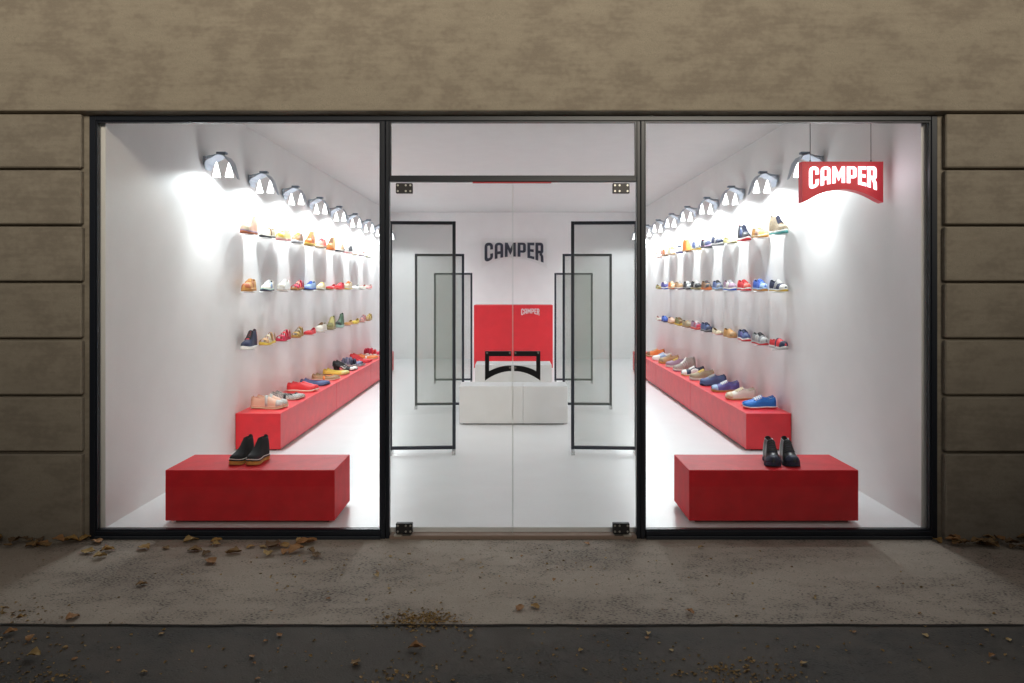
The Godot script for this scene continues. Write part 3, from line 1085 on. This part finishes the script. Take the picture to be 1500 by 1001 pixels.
# d: kind, upper, accent, mid (upper part of the sole), out (lower part), optional laces, lining, extra
func make_shoe(called: String, label: String, d: Dictionary, at: Vector3, turn: float, foot: float, group: String, size := 1.0) -> Node3D:
	var kind: String = d.kind
	var t := thing(called, label, "boot" if called.contains("boot") else "sandal" if called == "sandal" else "shoe", at, turn, group)
	t.scale = Vector3.ONE * size
	var extra: String = d.get("extra", "")
	var up := pal(d.upper, d.get("rough", 0.6))
	var ac := pal(d.get("accent", d.upper), 0.55)
	put("outsole", sole_mesh(kind, foot, 0.0, 0.45, 0.003), pal(d.out, 0.7), t)
	put("midsole", sole_mesh(kind, foot, 0.452, 1.0, 0.0025), pal(d.mid, 0.6), t)
	if kind == "pump":
		put("heel", heel_mesh(foot, 0.055), pal(d.out, 0.5), t)
	if kind == "sandal":
		put("footbed", sole_mesh(kind, foot, 1.002, 1.12, -0.003), pal(d.get("lining", "tan"), 0.7), t)
		put("strap", band_mesh(kind, foot, 0.70, 0.86, 0.0, 1.0, 0.002, 0.03 * foot), up, t)
		if extra != "slide":
			put("strap", band_mesh(kind, foot, 0.46, 0.56, 0.0, 1.0, 0.002, -0.05 * foot), ac, t)
			put("strap", band_mesh(kind, foot, 0.28, 0.36, 0.0, 1.0, 0.002), up, t)
			put("heel_strap", band_mesh(kind, foot, 0.0, 0.13, 0.0, 0.40, 0.002), up, t)
			put("heel_strap", band_mesh(kind, foot, 0.0, 0.13, 0.60, 1.0, 0.002), up, t)
		return t
	put("upper", upper_mesh(kind, foot, 0.0), up, t)
	put("lining", upper_mesh(kind, foot, -0.003), pal(d.get("lining", "dark"), 0.8), t)
	if extra.contains("toe"):
		put("toe_cap", band_mesh(kind, foot, 0.80, 0.985, 0.0, 1.0, 0.002), ac, t)
	if extra.contains("heel"):
		put("heel_tab", band_mesh(kind, foot, 0.02, 0.075, 0.0, 1.0, 0.002), ac, t)
	if extra.contains("stripe"):
		for q in [0.40, 0.47, 0.54]:
			for e in [[0.03, 0.30], [0.70, 0.97]]:
				put("stripe", band_mesh(kind, foot, q, q + 0.03, e[0], e[1], 0.0016, 0.10 if e[0] < 0.5 else -0.10), ac, t)
	if extra.contains("panel"):
		for e in [[0.02, 0.26], [0.74, 0.98]]:
			put("side_panel", band_mesh(kind, foot, 0.30, 0.62, e[0], e[1], 0.0016), ac, t)
	if extra.contains("strap"):
		put("strap", band_mesh(kind, foot, 0.44, 0.53, 0.0, 1.0, 0.003, 0.04), ac, t)
	if extra.contains("bow"):
		put("bow", band_mesh(kind, foot, 0.67, 0.73, 0.36, 0.64, 0.006), ac, t)
	if d.has("laces"):
		var lm := pal(d.laces, 0.8)
		put("tongue", band_mesh(kind, foot, 0.435, 0.68, 0.40, 0.60, 0.0012), ac, t)
		var tops := [0.455, 0.51, 0.565, 0.62]
		if kind == "hightop":
			tops = [0.44, 0.475, 0.51, 0.55, 0.59, 0.63]
		for q in tops:
			put("lace", band_mesh(kind, foot, q, q + 0.022, 0.30, 0.70, 0.006, 0.02), lm, t)
	return t


# kind, upper, accent, midsole, outsole, laces or -, extra, lining, words
const WALL_A := [
	[
		["hightop", "blush", "cream", "mauve", "rust", "white", "toe heel", "offwhite", "blush ankle sneaker with rust red sole"],
		["slipon", "cream", "brown", "offwhite", "dark", "-", "strap", "tan", "cream strapped shoe with dark outsole"],
		["sneaker", "lemon", "yellow", "cream", "pink", "cream", "toe", "offwhite", "pale yellow sneaker with pink sole"],
		["sneaker", "brown", "coral", "silver", "grey", "orange", "heel", "navy", "brown sneaker with coral heel and grey sole"],
		["hightop", "orange", "rust", "yellow", "gold", "camel", "panel", "brown", "orange brown ankle shoe with yellow sole"],
		["sneaker", "coral", "pink", "blush", "khaki", "red", "heel", "coral", "coral pink sneaker on khaki sole"],
		["hightop", "camel", "rust", "orange", "orange", "brown", "heel", "orange", "camel bootee with bright orange sole"],
		["sneaker", "tan", "cream", "offwhite", "dark", "white", "toe heel", "dark", "tan and cream sneaker with black outsole"],
		["sneaker", "dark", "white", "white", "pink", "white", "toe", "black", "black and white sneaker with pink outsole"],
		["flat", "white", "silver", "white", "tan", "-", "", "offwhite", "white flat shoe with tan outsole"],
		["flat", "offwhite", "pink", "white", "mauve", "-", "bow", "pink", "off-white flat shoe with mauve outsole"],
		["flat", "white", "lemon", "white", "olive", "-", "bow", "offwhite", "white flat shoe with olive outsole"]],
	[
		["sneaker", "camel", "rust", "gum", "gum", "camel", "stripe toe", "camel", "camel sneaker with rust stripes and gum sole"],
		["runner", "offwhite", "sky", "mint", "navy", "silver", "panel", "navy", "white sneaker with mint and navy sole"],
		["sneaker", "white", "offwhite", "white", "offwhite", "white", "toe", "offwhite", "plain white sneaker with white sole"],
		["sandal", "crimson", "coral", "gum", "brown", "-", "", "tan", "crimson strappy sandal with tan sole"],
		["runner", "sky", "blue", "blue", "navy", "blue", "heel", "navy", "light blue sneaker with navy sole"],
		["slipon", "cream", "yellow", "offwhite", "khaki", "-", "strap", "gold", "cream slip-on with yellow strap"],
		["flat", "red", "pink", "gum", "brown", "-", "strap", "red", "red strapped flat with brown sole"],
		["slipon", "red", "crimson", "coral", "red", "-", "strap", "crimson", "red slip-on with coral sole"],
		["sneaker", "cream", "orange", "offwhite", "yellow", "orange", "heel", "brown", "cream sneaker with orange heel and yellow sole"],
		["flat", "white", "silver", "silver", "white", "-", "", "silver", "white flat shoe with silver edge"],
		["flat", "offwhite", "red", "white", "offwhite", "-", "bow", "red", "off-white flat shoe with red bow"],
		["flat", "pink", "blush", "white", "pink", "-", "bow", "offwhite", "pale pink flat shoe"]],
	[
		["hightop", "navy", "red", "white", "white", "black", "heel", "black", "navy high-top with white sole and red heel"],
		["sandal", "tan", "cream", "yellow", "yellow", "-", "", "cream", "tan sandal on yellow sole"],
		["sandal", "crimson", "red", "crimson", "crimson", "-", "", "crimson", "crimson strappy sandal on crimson sole"],
		["sandal", "gold", "khaki", "gold", "gum", "-", "", "gold", "gold ankle sandal with gum sole"],
		["flat", "red", "crimson", "red", "coral", "-", "strap", "crimson", "bright red ballet flat with strap"],
		["sneaker", "offwhite", "khaki", "white", "offwhite", "brown", "heel", "khaki", "off-white sneaker with khaki heel"],
		["hightop", "olive", "lemon", "khaki", "olive", "lemon", "panel", "lemon", "olive bootee with lemon side panel"],
		["boot", "green", "black", "mint", "mint", "-", "toe", "black", "dark green boot with mint sole"],
		["flat", "gum", "pink", "blush", "pink", "-", "", "gold", "ochre flat with pink sole"],
		["flat", "yellow", "gold", "gold", "yellow", "-", "", "gold", "yellow ballet flat"],
		["sandal", "pink", "mauve", "blush", "pink", "-", "", "blush", "pink strappy sandal"],
		["sandal", "gold", "yellow", "cream", "gold", "-", "", "cream", "thin gold strappy sandal"]]]
const WALL_B := [
	[
		["hightop", "pat_leopard", "tan", "white", "teal", "navy", "heel", "dark", "leopard patterned high-top with teal outsole"],
		["slipon", "camel", "blush", "cream", "gum", "-", "panel", "cream", "peach orange slip-on with gum sole"],
		["hightop", "dark", "denim", "white", "red", "navy", "panel", "red", "charcoal high-top with red outsole"],
		["flat", "lemon", "cream", "offwhite", "olive", "-", "bow", "cream", "pale lemon loafer with olive outsole"],
		["sneaker", "navy", "white", "white", "grey", "white", "stripe", "navy", "navy sneaker with white stripes and grey outsole"],
		["sneaker", "navy", "grey", "mauve", "dark", "white", "panel", "red", "navy sneaker with grey panels and dark outsole"],
		["sneaker", "denim", "white", "silver", "yellow", "white", "toe", "dark", "denim blue sneaker with yellow outsole"],
		["hightop", "orange", "camel", "gum", "brown", "camel", "", "orange", "orange ankle bootee with brown outsole"],
		["sneaker", "white", "navy", "white", "purple", "navy", "stripe heel", "navy", "white sneaker with navy stripes and purple outsole"],
		["sneaker", "cream", "orange", "offwhite", "tan", "orange", "heel", "tan", "cream sneaker with orange heel and tan outsole"],
		["sandal", "rust", "orange", "tan", "brown", "-", "", "tan", "rust brown sandal"],
		["flat", "white", "offwhite", "white", "rust", "-", "", "tan", "white flat shoe with rust outsole"]],
	[
		["runner", "navy", "white", "white", "yellow", "white", "stripe toe", "navy", "navy sneaker with white stripes and yellow outsole"],
		["sneaker", "blue", "sky", "sky", "gum", "blue", "toe", "navy", "bright blue sneaker with gum outsole"],
		["sneaker", "red", "coral", "white", "red", "red", "toe", "crimson", "red sneaker with white midsole"],
		["sneaker", "mauve", "white", "offwhite", "blue", "grey", "stripe panel", "dark", "mauve grey striped sneaker with blue outsole"],
		["sneaker", "denim", "grey", "sky", "grey", "dark", "toe", "dark", "denim grey sneaker with pale blue midsole"],
		["sneaker", "brown", "dark", "rust", "orange", "dark", "toe", "dark", "dark brown sneaker with orange outsole"],
		["sneaker", "black", "white", "khaki", "olive", "white", "stripe", "black", "black sneaker with white laces and khaki sole"],
		["sneaker", "dark", "silver", "grey", "black", "silver", "toe", "black", "charcoal sneaker with silver toe"],
		["sneaker", "tan", "grey", "offwhite", "mauve", "silver", "heel", "khaki", "tan sneaker with grey heel"],
		["sneaker", "orange", "cream", "cream", "rust", "cream", "toe", "cream", "orange sneaker with cream toe"],
		["sneaker", "purple", "white", "white", "blue", "white", "", "navy", "purple sneaker with white midsole"],
		["flat", "olive", "yellow", "yellow", "gold", "-", "", "gold", "olive flat with yellow sole"]],
	[
		["clog", "red", "navy", "white", "silver", "-", "strap toe", "navy", "red and navy mule with white sole"],
		["sneaker", "grey", "silver", "silver", "red", "dark", "toe panel", "dark", "grey sneaker with red outsole"],
		["sneaker", "denim", "purple", "white", "red", "navy", "panel", "navy", "navy blue sneaker with white midsole and red outsole"],
		["slipon", "camel", "tan", "tan", "gum", "-", "toe", "brown", "camel moccasin with tan sole"],
		["flat", "cream", "khaki", "blush", "pink", "-", "strap", "brown", "beige flat with pinkish sole"],
		["sneaker", "denim", "navy", "grey", "dark", "navy", "toe", "navy", "dark denim sneaker with grey sole"],
		["sneaker", "mauve", "crimson", "coral", "red", "white", "toe stripe", "dark", "mauve and crimson sneaker with red outsole"],
		["slipon", "khaki", "tan", "tan", "brown", "-", "strap", "dark", "khaki slip-on with brown outsole"],
		["sneaker", "olive", "brown", "yellow", "yellow", "brown", "toe", "brown", "olive sneaker with yellow sole"],
		["slipon", "blush", "orange", "gum", "tan", "-", "", "tan", "apricot slip-on with gum midsole"],
		["slipon", "blue", "purple", "purple", "navy", "-", "", "navy", "violet blue slip-on"],
		["flat", "offwhite", "pink", "white", "pink", "-", "bow", "pink", "off-white flat with pink bow"]]]


func spec(r: Array) -> Dictionary:
	var d := {"kind": r[0], "upper": r[1], "accent": r[2], "mid": r[3], "out": r[4], "extra": r[6], "lining": r[7]}
	if r[5] != "-":
		d.laces = r[5]
	return d


func called_by(kind: String) -> String:
	return {"sneaker": "sneaker", "runner": "sneaker", "hightop": "high_top_shoe", "flat": "flat_shoe", "pump": "heeled_shoe", "slipon": "slip_on_shoe", "sandal": "sandal", "clog": "mule_shoe", "boot": "ankle_boot"}[kind]


func build_wall_shoes() -> void:
	var rows := ["top", "middle", "bottom"]
	for side in 2:
		var table: Array = WALL_A if side == 0 else WALL_B
		var s := -1.0 if side == 0 else 1.0
		for r in 3:
			for i in 12:
				var row: Array = table[r][i]
				var lab := "%s, %s row, wall %s" % [row[8], rows[r], "under sign" if side == 1 else "away from sign"]
				var turn := s * 0.09 + rng.randf_range(-0.09, 0.09)
				make_shoe(called_by(row[0]), lab, spec(row), Vector3(s * (ROOM_X - 0.074), ROWS[r], -2.305 - 0.508 * i), turn, 1.0, "single shoes shown in rows on the side walls", 0.97)


# kind, upper, accent, midsole, outsole, laces, extra, lining, words, depth of the pair
const BENCH_A := [
	["sneaker", "blush", "silver", "blush", "cream", "-", "strap toe", "coral", "pale pink strapped sneaker with studded sole", -2.42],
	["flat", "pat_mono", "black", "blush", "black", "-", "strap bow", "dark", "black and white patterned strapped shoe", -2.98],
	["slipon", "red", "red", "offwhite", "coral", "-", "", "crimson", "plain red slip-on with white sole", -3.53],
	["flat", "denim", "navy", "navy", "navy", "-", "", "coral", "blue ballet flat", -4.02],
	["flat", "pat_weave", "orange", "offwhite", "coral", "-", "bow strap", "brown", "woven tan flat with orange ties", -4.52],
	["flat", "yellow", "lemon", "gold", "brown", "-", "toe", "olive", "yellow flat with pale green toe", -5.05],
	["pump", "black", "white", "black", "black", "-", "stripe toe", "dark", "black and white heeled shoe", -5.55],
	["sandal", "pat_flower", "navy", "grey", "silver", "-", "", "grey", "grey blue patterned sandal", -6.07],
	["pump", "red", "crimson", "crimson", "crimson", "-", "", "crimson", "glossy red heeled shoe", -6.60],
	["flat", "orange", "white", "offwhite", "tan", "-", "strap", "white", "orange and white strapped flat", -7.10],
	["sandal", "crimson", "red", "offwhite", "offwhite", "-", "", "offwhite", "white soled sandal with crimson straps", -7.65]]
const BENCH_B := [
	["runner", "royal", "royal", "white", "red", "white", "", "white", "bright blue sneaker with white laces", -2.42],
	["runner", "offwhite", "cream", "cream", "camel", "cream", "toe", "yellow", "cream sneaker with yellow lining", -2.98],
	["runner", "purple", "sky", "tan", "gum", "white", "toe", "cream", "violet blue sneaker with tan sole", -3.53],
	["sneaker", "denim", "grey", "denim", "navy", "grey", "", "dark", "dark denim blue sneaker with blue sole", -4.02],
	["sneaker", "khaki", "tan", "offwhite", "silver", "yellow", "", "brown", "khaki sneaker with yellow laces", -4.52],
	["runner", "navy", "white", "white", "yellow", "white", "toe panel", "dark", "navy and white sneaker with yellow outsole", -4.98],
	["hightop", "pat_multi", "silver", "offwhite", "mauve", "white", "stripe", "brown", "multicoloured grey high-top with stripes", -5.46],
	["sneaker", "mauve", "brown", "offwhite", "white", "yellow", "", "dark", "mauve brown sneaker with yellow laces", -5.95],
	["sneaker", "tan", "khaki", "gum", "gum", "khaki", "toe", "brown", "tan sneaker with gum sole", -6.45],
	["runner", "white", "sky", "white", "white", "sky", "panel", "grey", "white sneaker with pale blue panels", -6.95],
	["sneaker", "orange", "brown", "cream", "tan", "cream", "toe heel", "brown", "orange and brown sneaker", -7.50]]


func build_bench_shoes() -> void:
	for side in 2:
		var table: Array = BENCH_A if side == 0 else BENCH_B
		var s := -1.0 if side == 0 else 1.0
		for row in table:
			for k in 2:
				var lab := "%s on the red bench, %s shoe of its pair" % [row[8], "window-side" if k == 0 else "inner"]
				var z: float = row[9] - 0.095 * k
				make_shoe(called_by(row[0]), lab, spec(row), Vector3(s * (ROOM_X - 0.20) + s * 0.018 * k * (1 if side else -1) * 1.0, FLOOR_Y + 0.3262, z), -s * PI / 2 + rng.randf_range(-0.06, 0.06) + s * 0.05, (1.0 if k == 0 else -1.0) * -s, "pairs of shoes on the red benches", 1.04)


func build_boots() -> void:
	var y := FLOOR_Y + 0.3252
	var a := {"kind": "boot", "upper": "black", "accent": "black", "mid": "ochre", "out": "ochre", "extra": "", "lining": "dark", "rough": 0.85}
	var b := {"kind": "hightop", "upper": "black", "accent": "navy", "mid": "navy", "out": "navy", "extra": "toe", "lining": "dark", "laces": "dark", "rough": 0.3}
	for k in 2:
		var t := make_shoe("ankle_boot", "black sock-like ankle boot with white and ochre sole, %s of the pair" % ["outer", "aisle-side"][k], a, Vector3(-1.712 + 0.112 * k, y, -0.335 + 0.008 * k), -0.24 + 0.10 * k, 1.0 - 2.0 * k, "black pairs on the red window boxes", 0.80)
		t.scale.x = 0.98
		put("rand", sole_mesh("boot", 1.0 - 2.0 * k, 0.80, 1.12, 0.0036), pal("black", 0.5), t)
		put("welt", sole_mesh("boot", 1.0 - 2.0 * k, 1.125, 1.34, 0.0030), pal("white", 0.6), t)
	for k in 2:
		var u := make_shoe("laced_boot", "black leather high-top with black laces and navy rubber toe, %s of the pair" % ["aisle-side", "outer"][k], b, Vector3(1.603 + 0.124 * k, y, -0.300), -0.18 + 0.14 * k, 1.0 - 2.0 * k, "black pairs on the red window boxes", 0.86)
		u.scale.x = 1.10


# -------------------------------------------------------------------- fallen leaves
func leaf_mesh(n: int) -> ArrayMesh:
	var key := "leaf%d" % n
	if shapes.has(key):
		return shapes[key]
	var r := RandomNumberGenerator.new()
	r.seed = 900 + n
	var st := start(true)
	var rings := []
	var curl := r.randf_range(-0.2, 0.9)
	var bend := r.randf_range(-0.7, 0.6)
	var fold := r.randf_range(0.0, 0.45)
	for i in 9:
		var t := i / 8.0
		var w := 0.36 * pow(sin(PI * clampf(t * 0.96 + 0.02, 0.0, 1.0)), 0.75) * (1.0 + 0.14 * sin(t * 15.0 + n))
		var ring := PackedVector3Array()
		for j in 7:
			var u := j / 3.0 - 1.0
			var x := w * u
			var yy := fold * absf(x) * 0.9 + curl * x * x * 1.2 + bend * (t - 0.5) * (t - 0.5) * 0.9 + r.randf_range(-0.025, 0.025) + 0.05 * sin(9.0 * t + 5.0 * u + n)
			ring.append(Vector3(x, yy, t - 0.5))
		rings.append(ring)
	skin(st, rings, false)
	# stalk
	for e in [0.012]:
		skin(st, [PackedVector3Array([Vector3(-e, bend * 0.2, -0.5), Vector3(e, bend * 0.2, -0.5)]), PackedVector3Array([Vector3(-e, bend * 0.3 + 0.03, -0.72), Vector3(e, bend * 0.3 + 0.03, -0.72)])], false)
	shapes[key] = done(st)
	return shapes[key]


func lay_leaf(label: String, x: float, z: float, size: float, tone: int, group: String, y := 0.0) -> void:
	var cols := [Color(0.34, 0.20, 0.06), Color(0.22, 0.13, 0.05), Color(0.42, 0.29, 0.12), Color(0.14, 0.085, 0.04), Color(0.32, 0.16, 0.06)]
	var n := rng.randi_range(0, 7)
	var m := mat(cols[tone], 0.75, "leaf")
	if not m.backlight_enabled:
		m.backlight_enabled = true
		m.backlight = Color(0.15, 0.08, 0.02)
	var o := put("fallen_leaf", leaf_mesh(n), m)
	tag(o, label % ["ochre", "brown", "straw coloured", "dark brown", "rusty"][tone] if label.contains("%s") else label, "leaf", group)
	o.scale = Vector3.ONE * size * 0.92
	o.rotation = Vector3(rng.randf_range(-0.12, 0.12), rng.randf_range(0, TAU), rng.randf_range(-0.15, 0.15))
	var box := o.transform * o.mesh.get_aabb()
	o.position = Vector3(x, y - box.position.y + 0.0015, z)


func build_leaves() -> void:
	# those one can tell apart on the slab before the window away from the sign: x, z, size, tone
	var single := [
		[-2.50, 0.02, 0.085, 0, "broad ochre leaf standing against the corner post of the window"],
		[-2.40, 0.07, 0.090, 4, "rusty leaf lying below the corner of the window frame"],
		[-2.36, 0.24, 0.085, 2, "pale ochre leaf, first on the slab from the shadowed corner"],
		[-2.27, 0.21, 0.080, 0, "ochre leaf overlapping a paler one near the shadowed corner"],
		[-2.25, 0.32, 0.080, 2, "straw coloured leaf with turned-up edge near the shadowed corner"],
		[-2.08, 0.18, 0.090, 0, "golden brown leaf lying alone below the red window box"],
		[-1.96, 0.17, 0.055, 1, "small brown leaf below the edge of the red window box"],
		[-1.87, 0.045, 0.10, 2, "long straw coloured leaf touching the window sill"],
		[-1.72, 0.055, 0.070, 0, "ochre leaf near the sill under the black ankle boots"],
		[-1.70, 0.12, 0.060, 2, "small folded pale leaf below the window sill"],
		[-1.78, 0.21, 0.085, 1, "dark curled leaf at the head of the loose trail"],
		[-1.69, 0.27, 0.060, 3, "small dark leaf in the trail before the window"],
		[-1.62, 0.39, 0.090, 4, "reddish crumpled leaf farthest out from the window sill"],
		[-1.55, 0.25, 0.095, 1, "long twisted olive brown leaf in front of the red box"],
		[-1.49, 0.15, 0.055, 0, "small upright ochre leaf before the red box"],
		[-1.42, 0.15, 0.055, 2, "small straw leaf beside the large dark heap"],
		[-1.36, 0.16, 0.130, 3, "large dark brown curled leaf on the heap before the window"],
		[-1.30, 0.145, 0.085, 0, "ochre leaf tucked behind the large dark curled one"],
		[-1.35, 0.275, 0.085, 2, "pale leaf at the foot of the large dark one"],
		[-1.27, 0.24, 0.070, 4, "rust coloured leaf beside the large dark one"],
		[-1.21, 0.22, 0.110, 4, "long reddish brown leaf pointing to the doorway"],
		[-1.13, 0.22, 0.060, 1, "small brown leaf at the tip of the long reddish one"],
		[-1.19, 0.085, 0.130, 4, "large crumpled rusty leaf against the sill near the doorway"],
		[-1.23, 0.055, 0.080, 2, "pale leaf half under the crumpled rusty one"],
		[-1.08, 0.30, 0.070, 3, "thin dark leaf with long stalk towards the doorway"],
		[-1.84, 0.70, 0.060, 1, "lone small brown leaf in the middle of the slab"],
		[-0.70, 0.58, 0.045, 2, "pale curled scrap of leaf before the doorway"],
		[1.06, 0.16, 0.040, 0, "tiny yellow leaf on the slab before the second red box"],
		[0.42, 0.10, 0.045, 4, "small orange leaf before the glass doors"],
		[2.46, 0.05, 0.070, 0, "ochre leaf at the corner of the window under the sign"],
		[0.80, 1.02, 0.050, 4, "small orange leaf near the slab edge under the sign side"],
		[0.03, 0.98, 0.060, 4, "orange leaf lying near the slab edge before the doors"],
		[0.10, 0.96, 0.055, 0, "ochre leaf beside the orange one near the slab edge"],
		[2.48, 1.28, 0.080, 4, "broad rusty leaf alone on the asphalt at the sign side"],
		[-0.40, 1.36, 0.070, 4, "reddish leaf on the asphalt before the doors"],
		[-0.62, 1.48, 0.055, 1, "brown leaf scrap on the asphalt before the doors"],
		[2.85, 0.45, 0.07, 1, "brown leaf in the shadowed corner at the sign side"]]
	for q in single:
		lay_leaf(q[4], q[0], q[1], q[2], q[3], "", -0.006 if q[1] > 1.13 else 0.0)
	# heaps along the foot of the wall
	for i in 34:
		lay_leaf("dry %s leaf in the heap at the wall foot away from the sign", rng.randf_range(-3.5, -2.53), 0.055 + 0.16 * rng.randf() * rng.randf(), rng.randf_range(0.05, 0.10), [0, 1, 3, 4, 1][rng.randi_range(0, 4)], "leaves heaped at the wall foot away from the sign", 0.02 * rng.randf())
	for i in 44:
		var x := rng.randf_range(2.50, 3.6)
		lay_leaf("dry %s leaf in the heap at the wall foot beside the sign window", x, 0.05 + (0.07 + 0.16 * (x - 2.4)) * rng.randf(), rng.randf_range(0.05, 0.10), [1, 3, 3, 1, 4][rng.randi_range(0, 4)], "leaves heaped at the wall foot beside the sign window", 0.03 * rng.randf())
	# loose ones over the slab edge and the asphalt on the dark side
	for i in 34:
		lay_leaf("broken %s leaf scattered over the slab edge away from the sign", -1.9 - 1.1 * rng.randf(), 0.95 + 0.62 * rng.randf(), rng.randf_range(0.03, 0.075), rng.randi_range(0, 4), "broken leaves over the slab edge", -0.004)
	for i in 40:
		lay_leaf("small %s leaf scrap scattered on the dark asphalt", rng.randf_range(-2.2, 2.6), rng.randf_range(1.16, 1.65), rng.randf_range(0.012, 0.035), [2, 0, 4][rng.randi_range(0, 2)], "leaf scraps on the asphalt", -0.006)
	for i in 24:
		lay_leaf("small %s leaf scrap scattered on the pale concrete slab", rng.randf_range(-1.3, 2.2), rng.randf_range(0.2, 1.05), rng.randf_range(0.012, 0.03), [2, 0, 4][rng.randi_range(0, 2)], "leaf scraps on the slab")
	# crumbs that nobody could count
	var mm := MultiMesh.new()
	mm.transform_format = MultiMesh.TRANSFORM_3D
	mm.use_colors = true
	mm.mesh = leaf_mesh(3)
	var spots := []
	for c in [[-2.55, 1.03, 0.40, 0.12, 260], [-0.40, 1.09, 0.17, 0.09, 420], [-0.42, 1.6, 0.2, 0.1, 60], [0.85, 1.55, 0.3, 0.12, 160], [0.4, 1.4, 2.4, 0.26, 260], [-0.3, 0.55, 2.2, 0.5, 160], [-1.75, 1.62, 0.18, 0.1, 90], [-2.2, 1.35, 0.7, 0.3, 160]]:
		for i in c[4]:
			spots.append(Vector2(c[0] + rng.randfn(0.0, 0.5) * c[2], c[1] + rng.randfn(0.0, 0.5) * c[3]))
	mm.instance_count = spots.size()
	for i in spots.size():
		var p: Vector2 = spots[i]
		var sz := rng.randf_range(0.005, 0.018)
		var bs := Basis.from_euler(Vector3(rng.randf_range(-0.3, 0.3), rng.randf_range(0, TAU), rng.randf_range(-0.3, 0.3))).scaled(Vector3.ONE * sz)
		mm.set_instance_transform(i, Transform3D(bs, Vector3(p.x, (-0.006 if p.y > 1.13 else 0.0) + sz * 0.1, p.y)))
		var g := rng.randf_range(0.5, 1.3)
		mm.set_instance_color(i, Color(0.32 * g, 0.20 * g, 0.07 * g))
	var mi := MultiMeshInstance3D.new()
	mi.name = "leaf_crumbs"
	mi.multimesh = mm
	var cm := StandardMaterial3D.new()
	cm.vertex_color_use_as_albedo = true
	cm.roughness = 0.8
	mi.material_override = cm
	add_child(mi)
	mi.set_meta("kind", "stuff")
	mi.set_meta("label", "crumbled bits of dry leaf strewn over pavement and asphalt")
	mi.set_meta("category", "leaf litter")
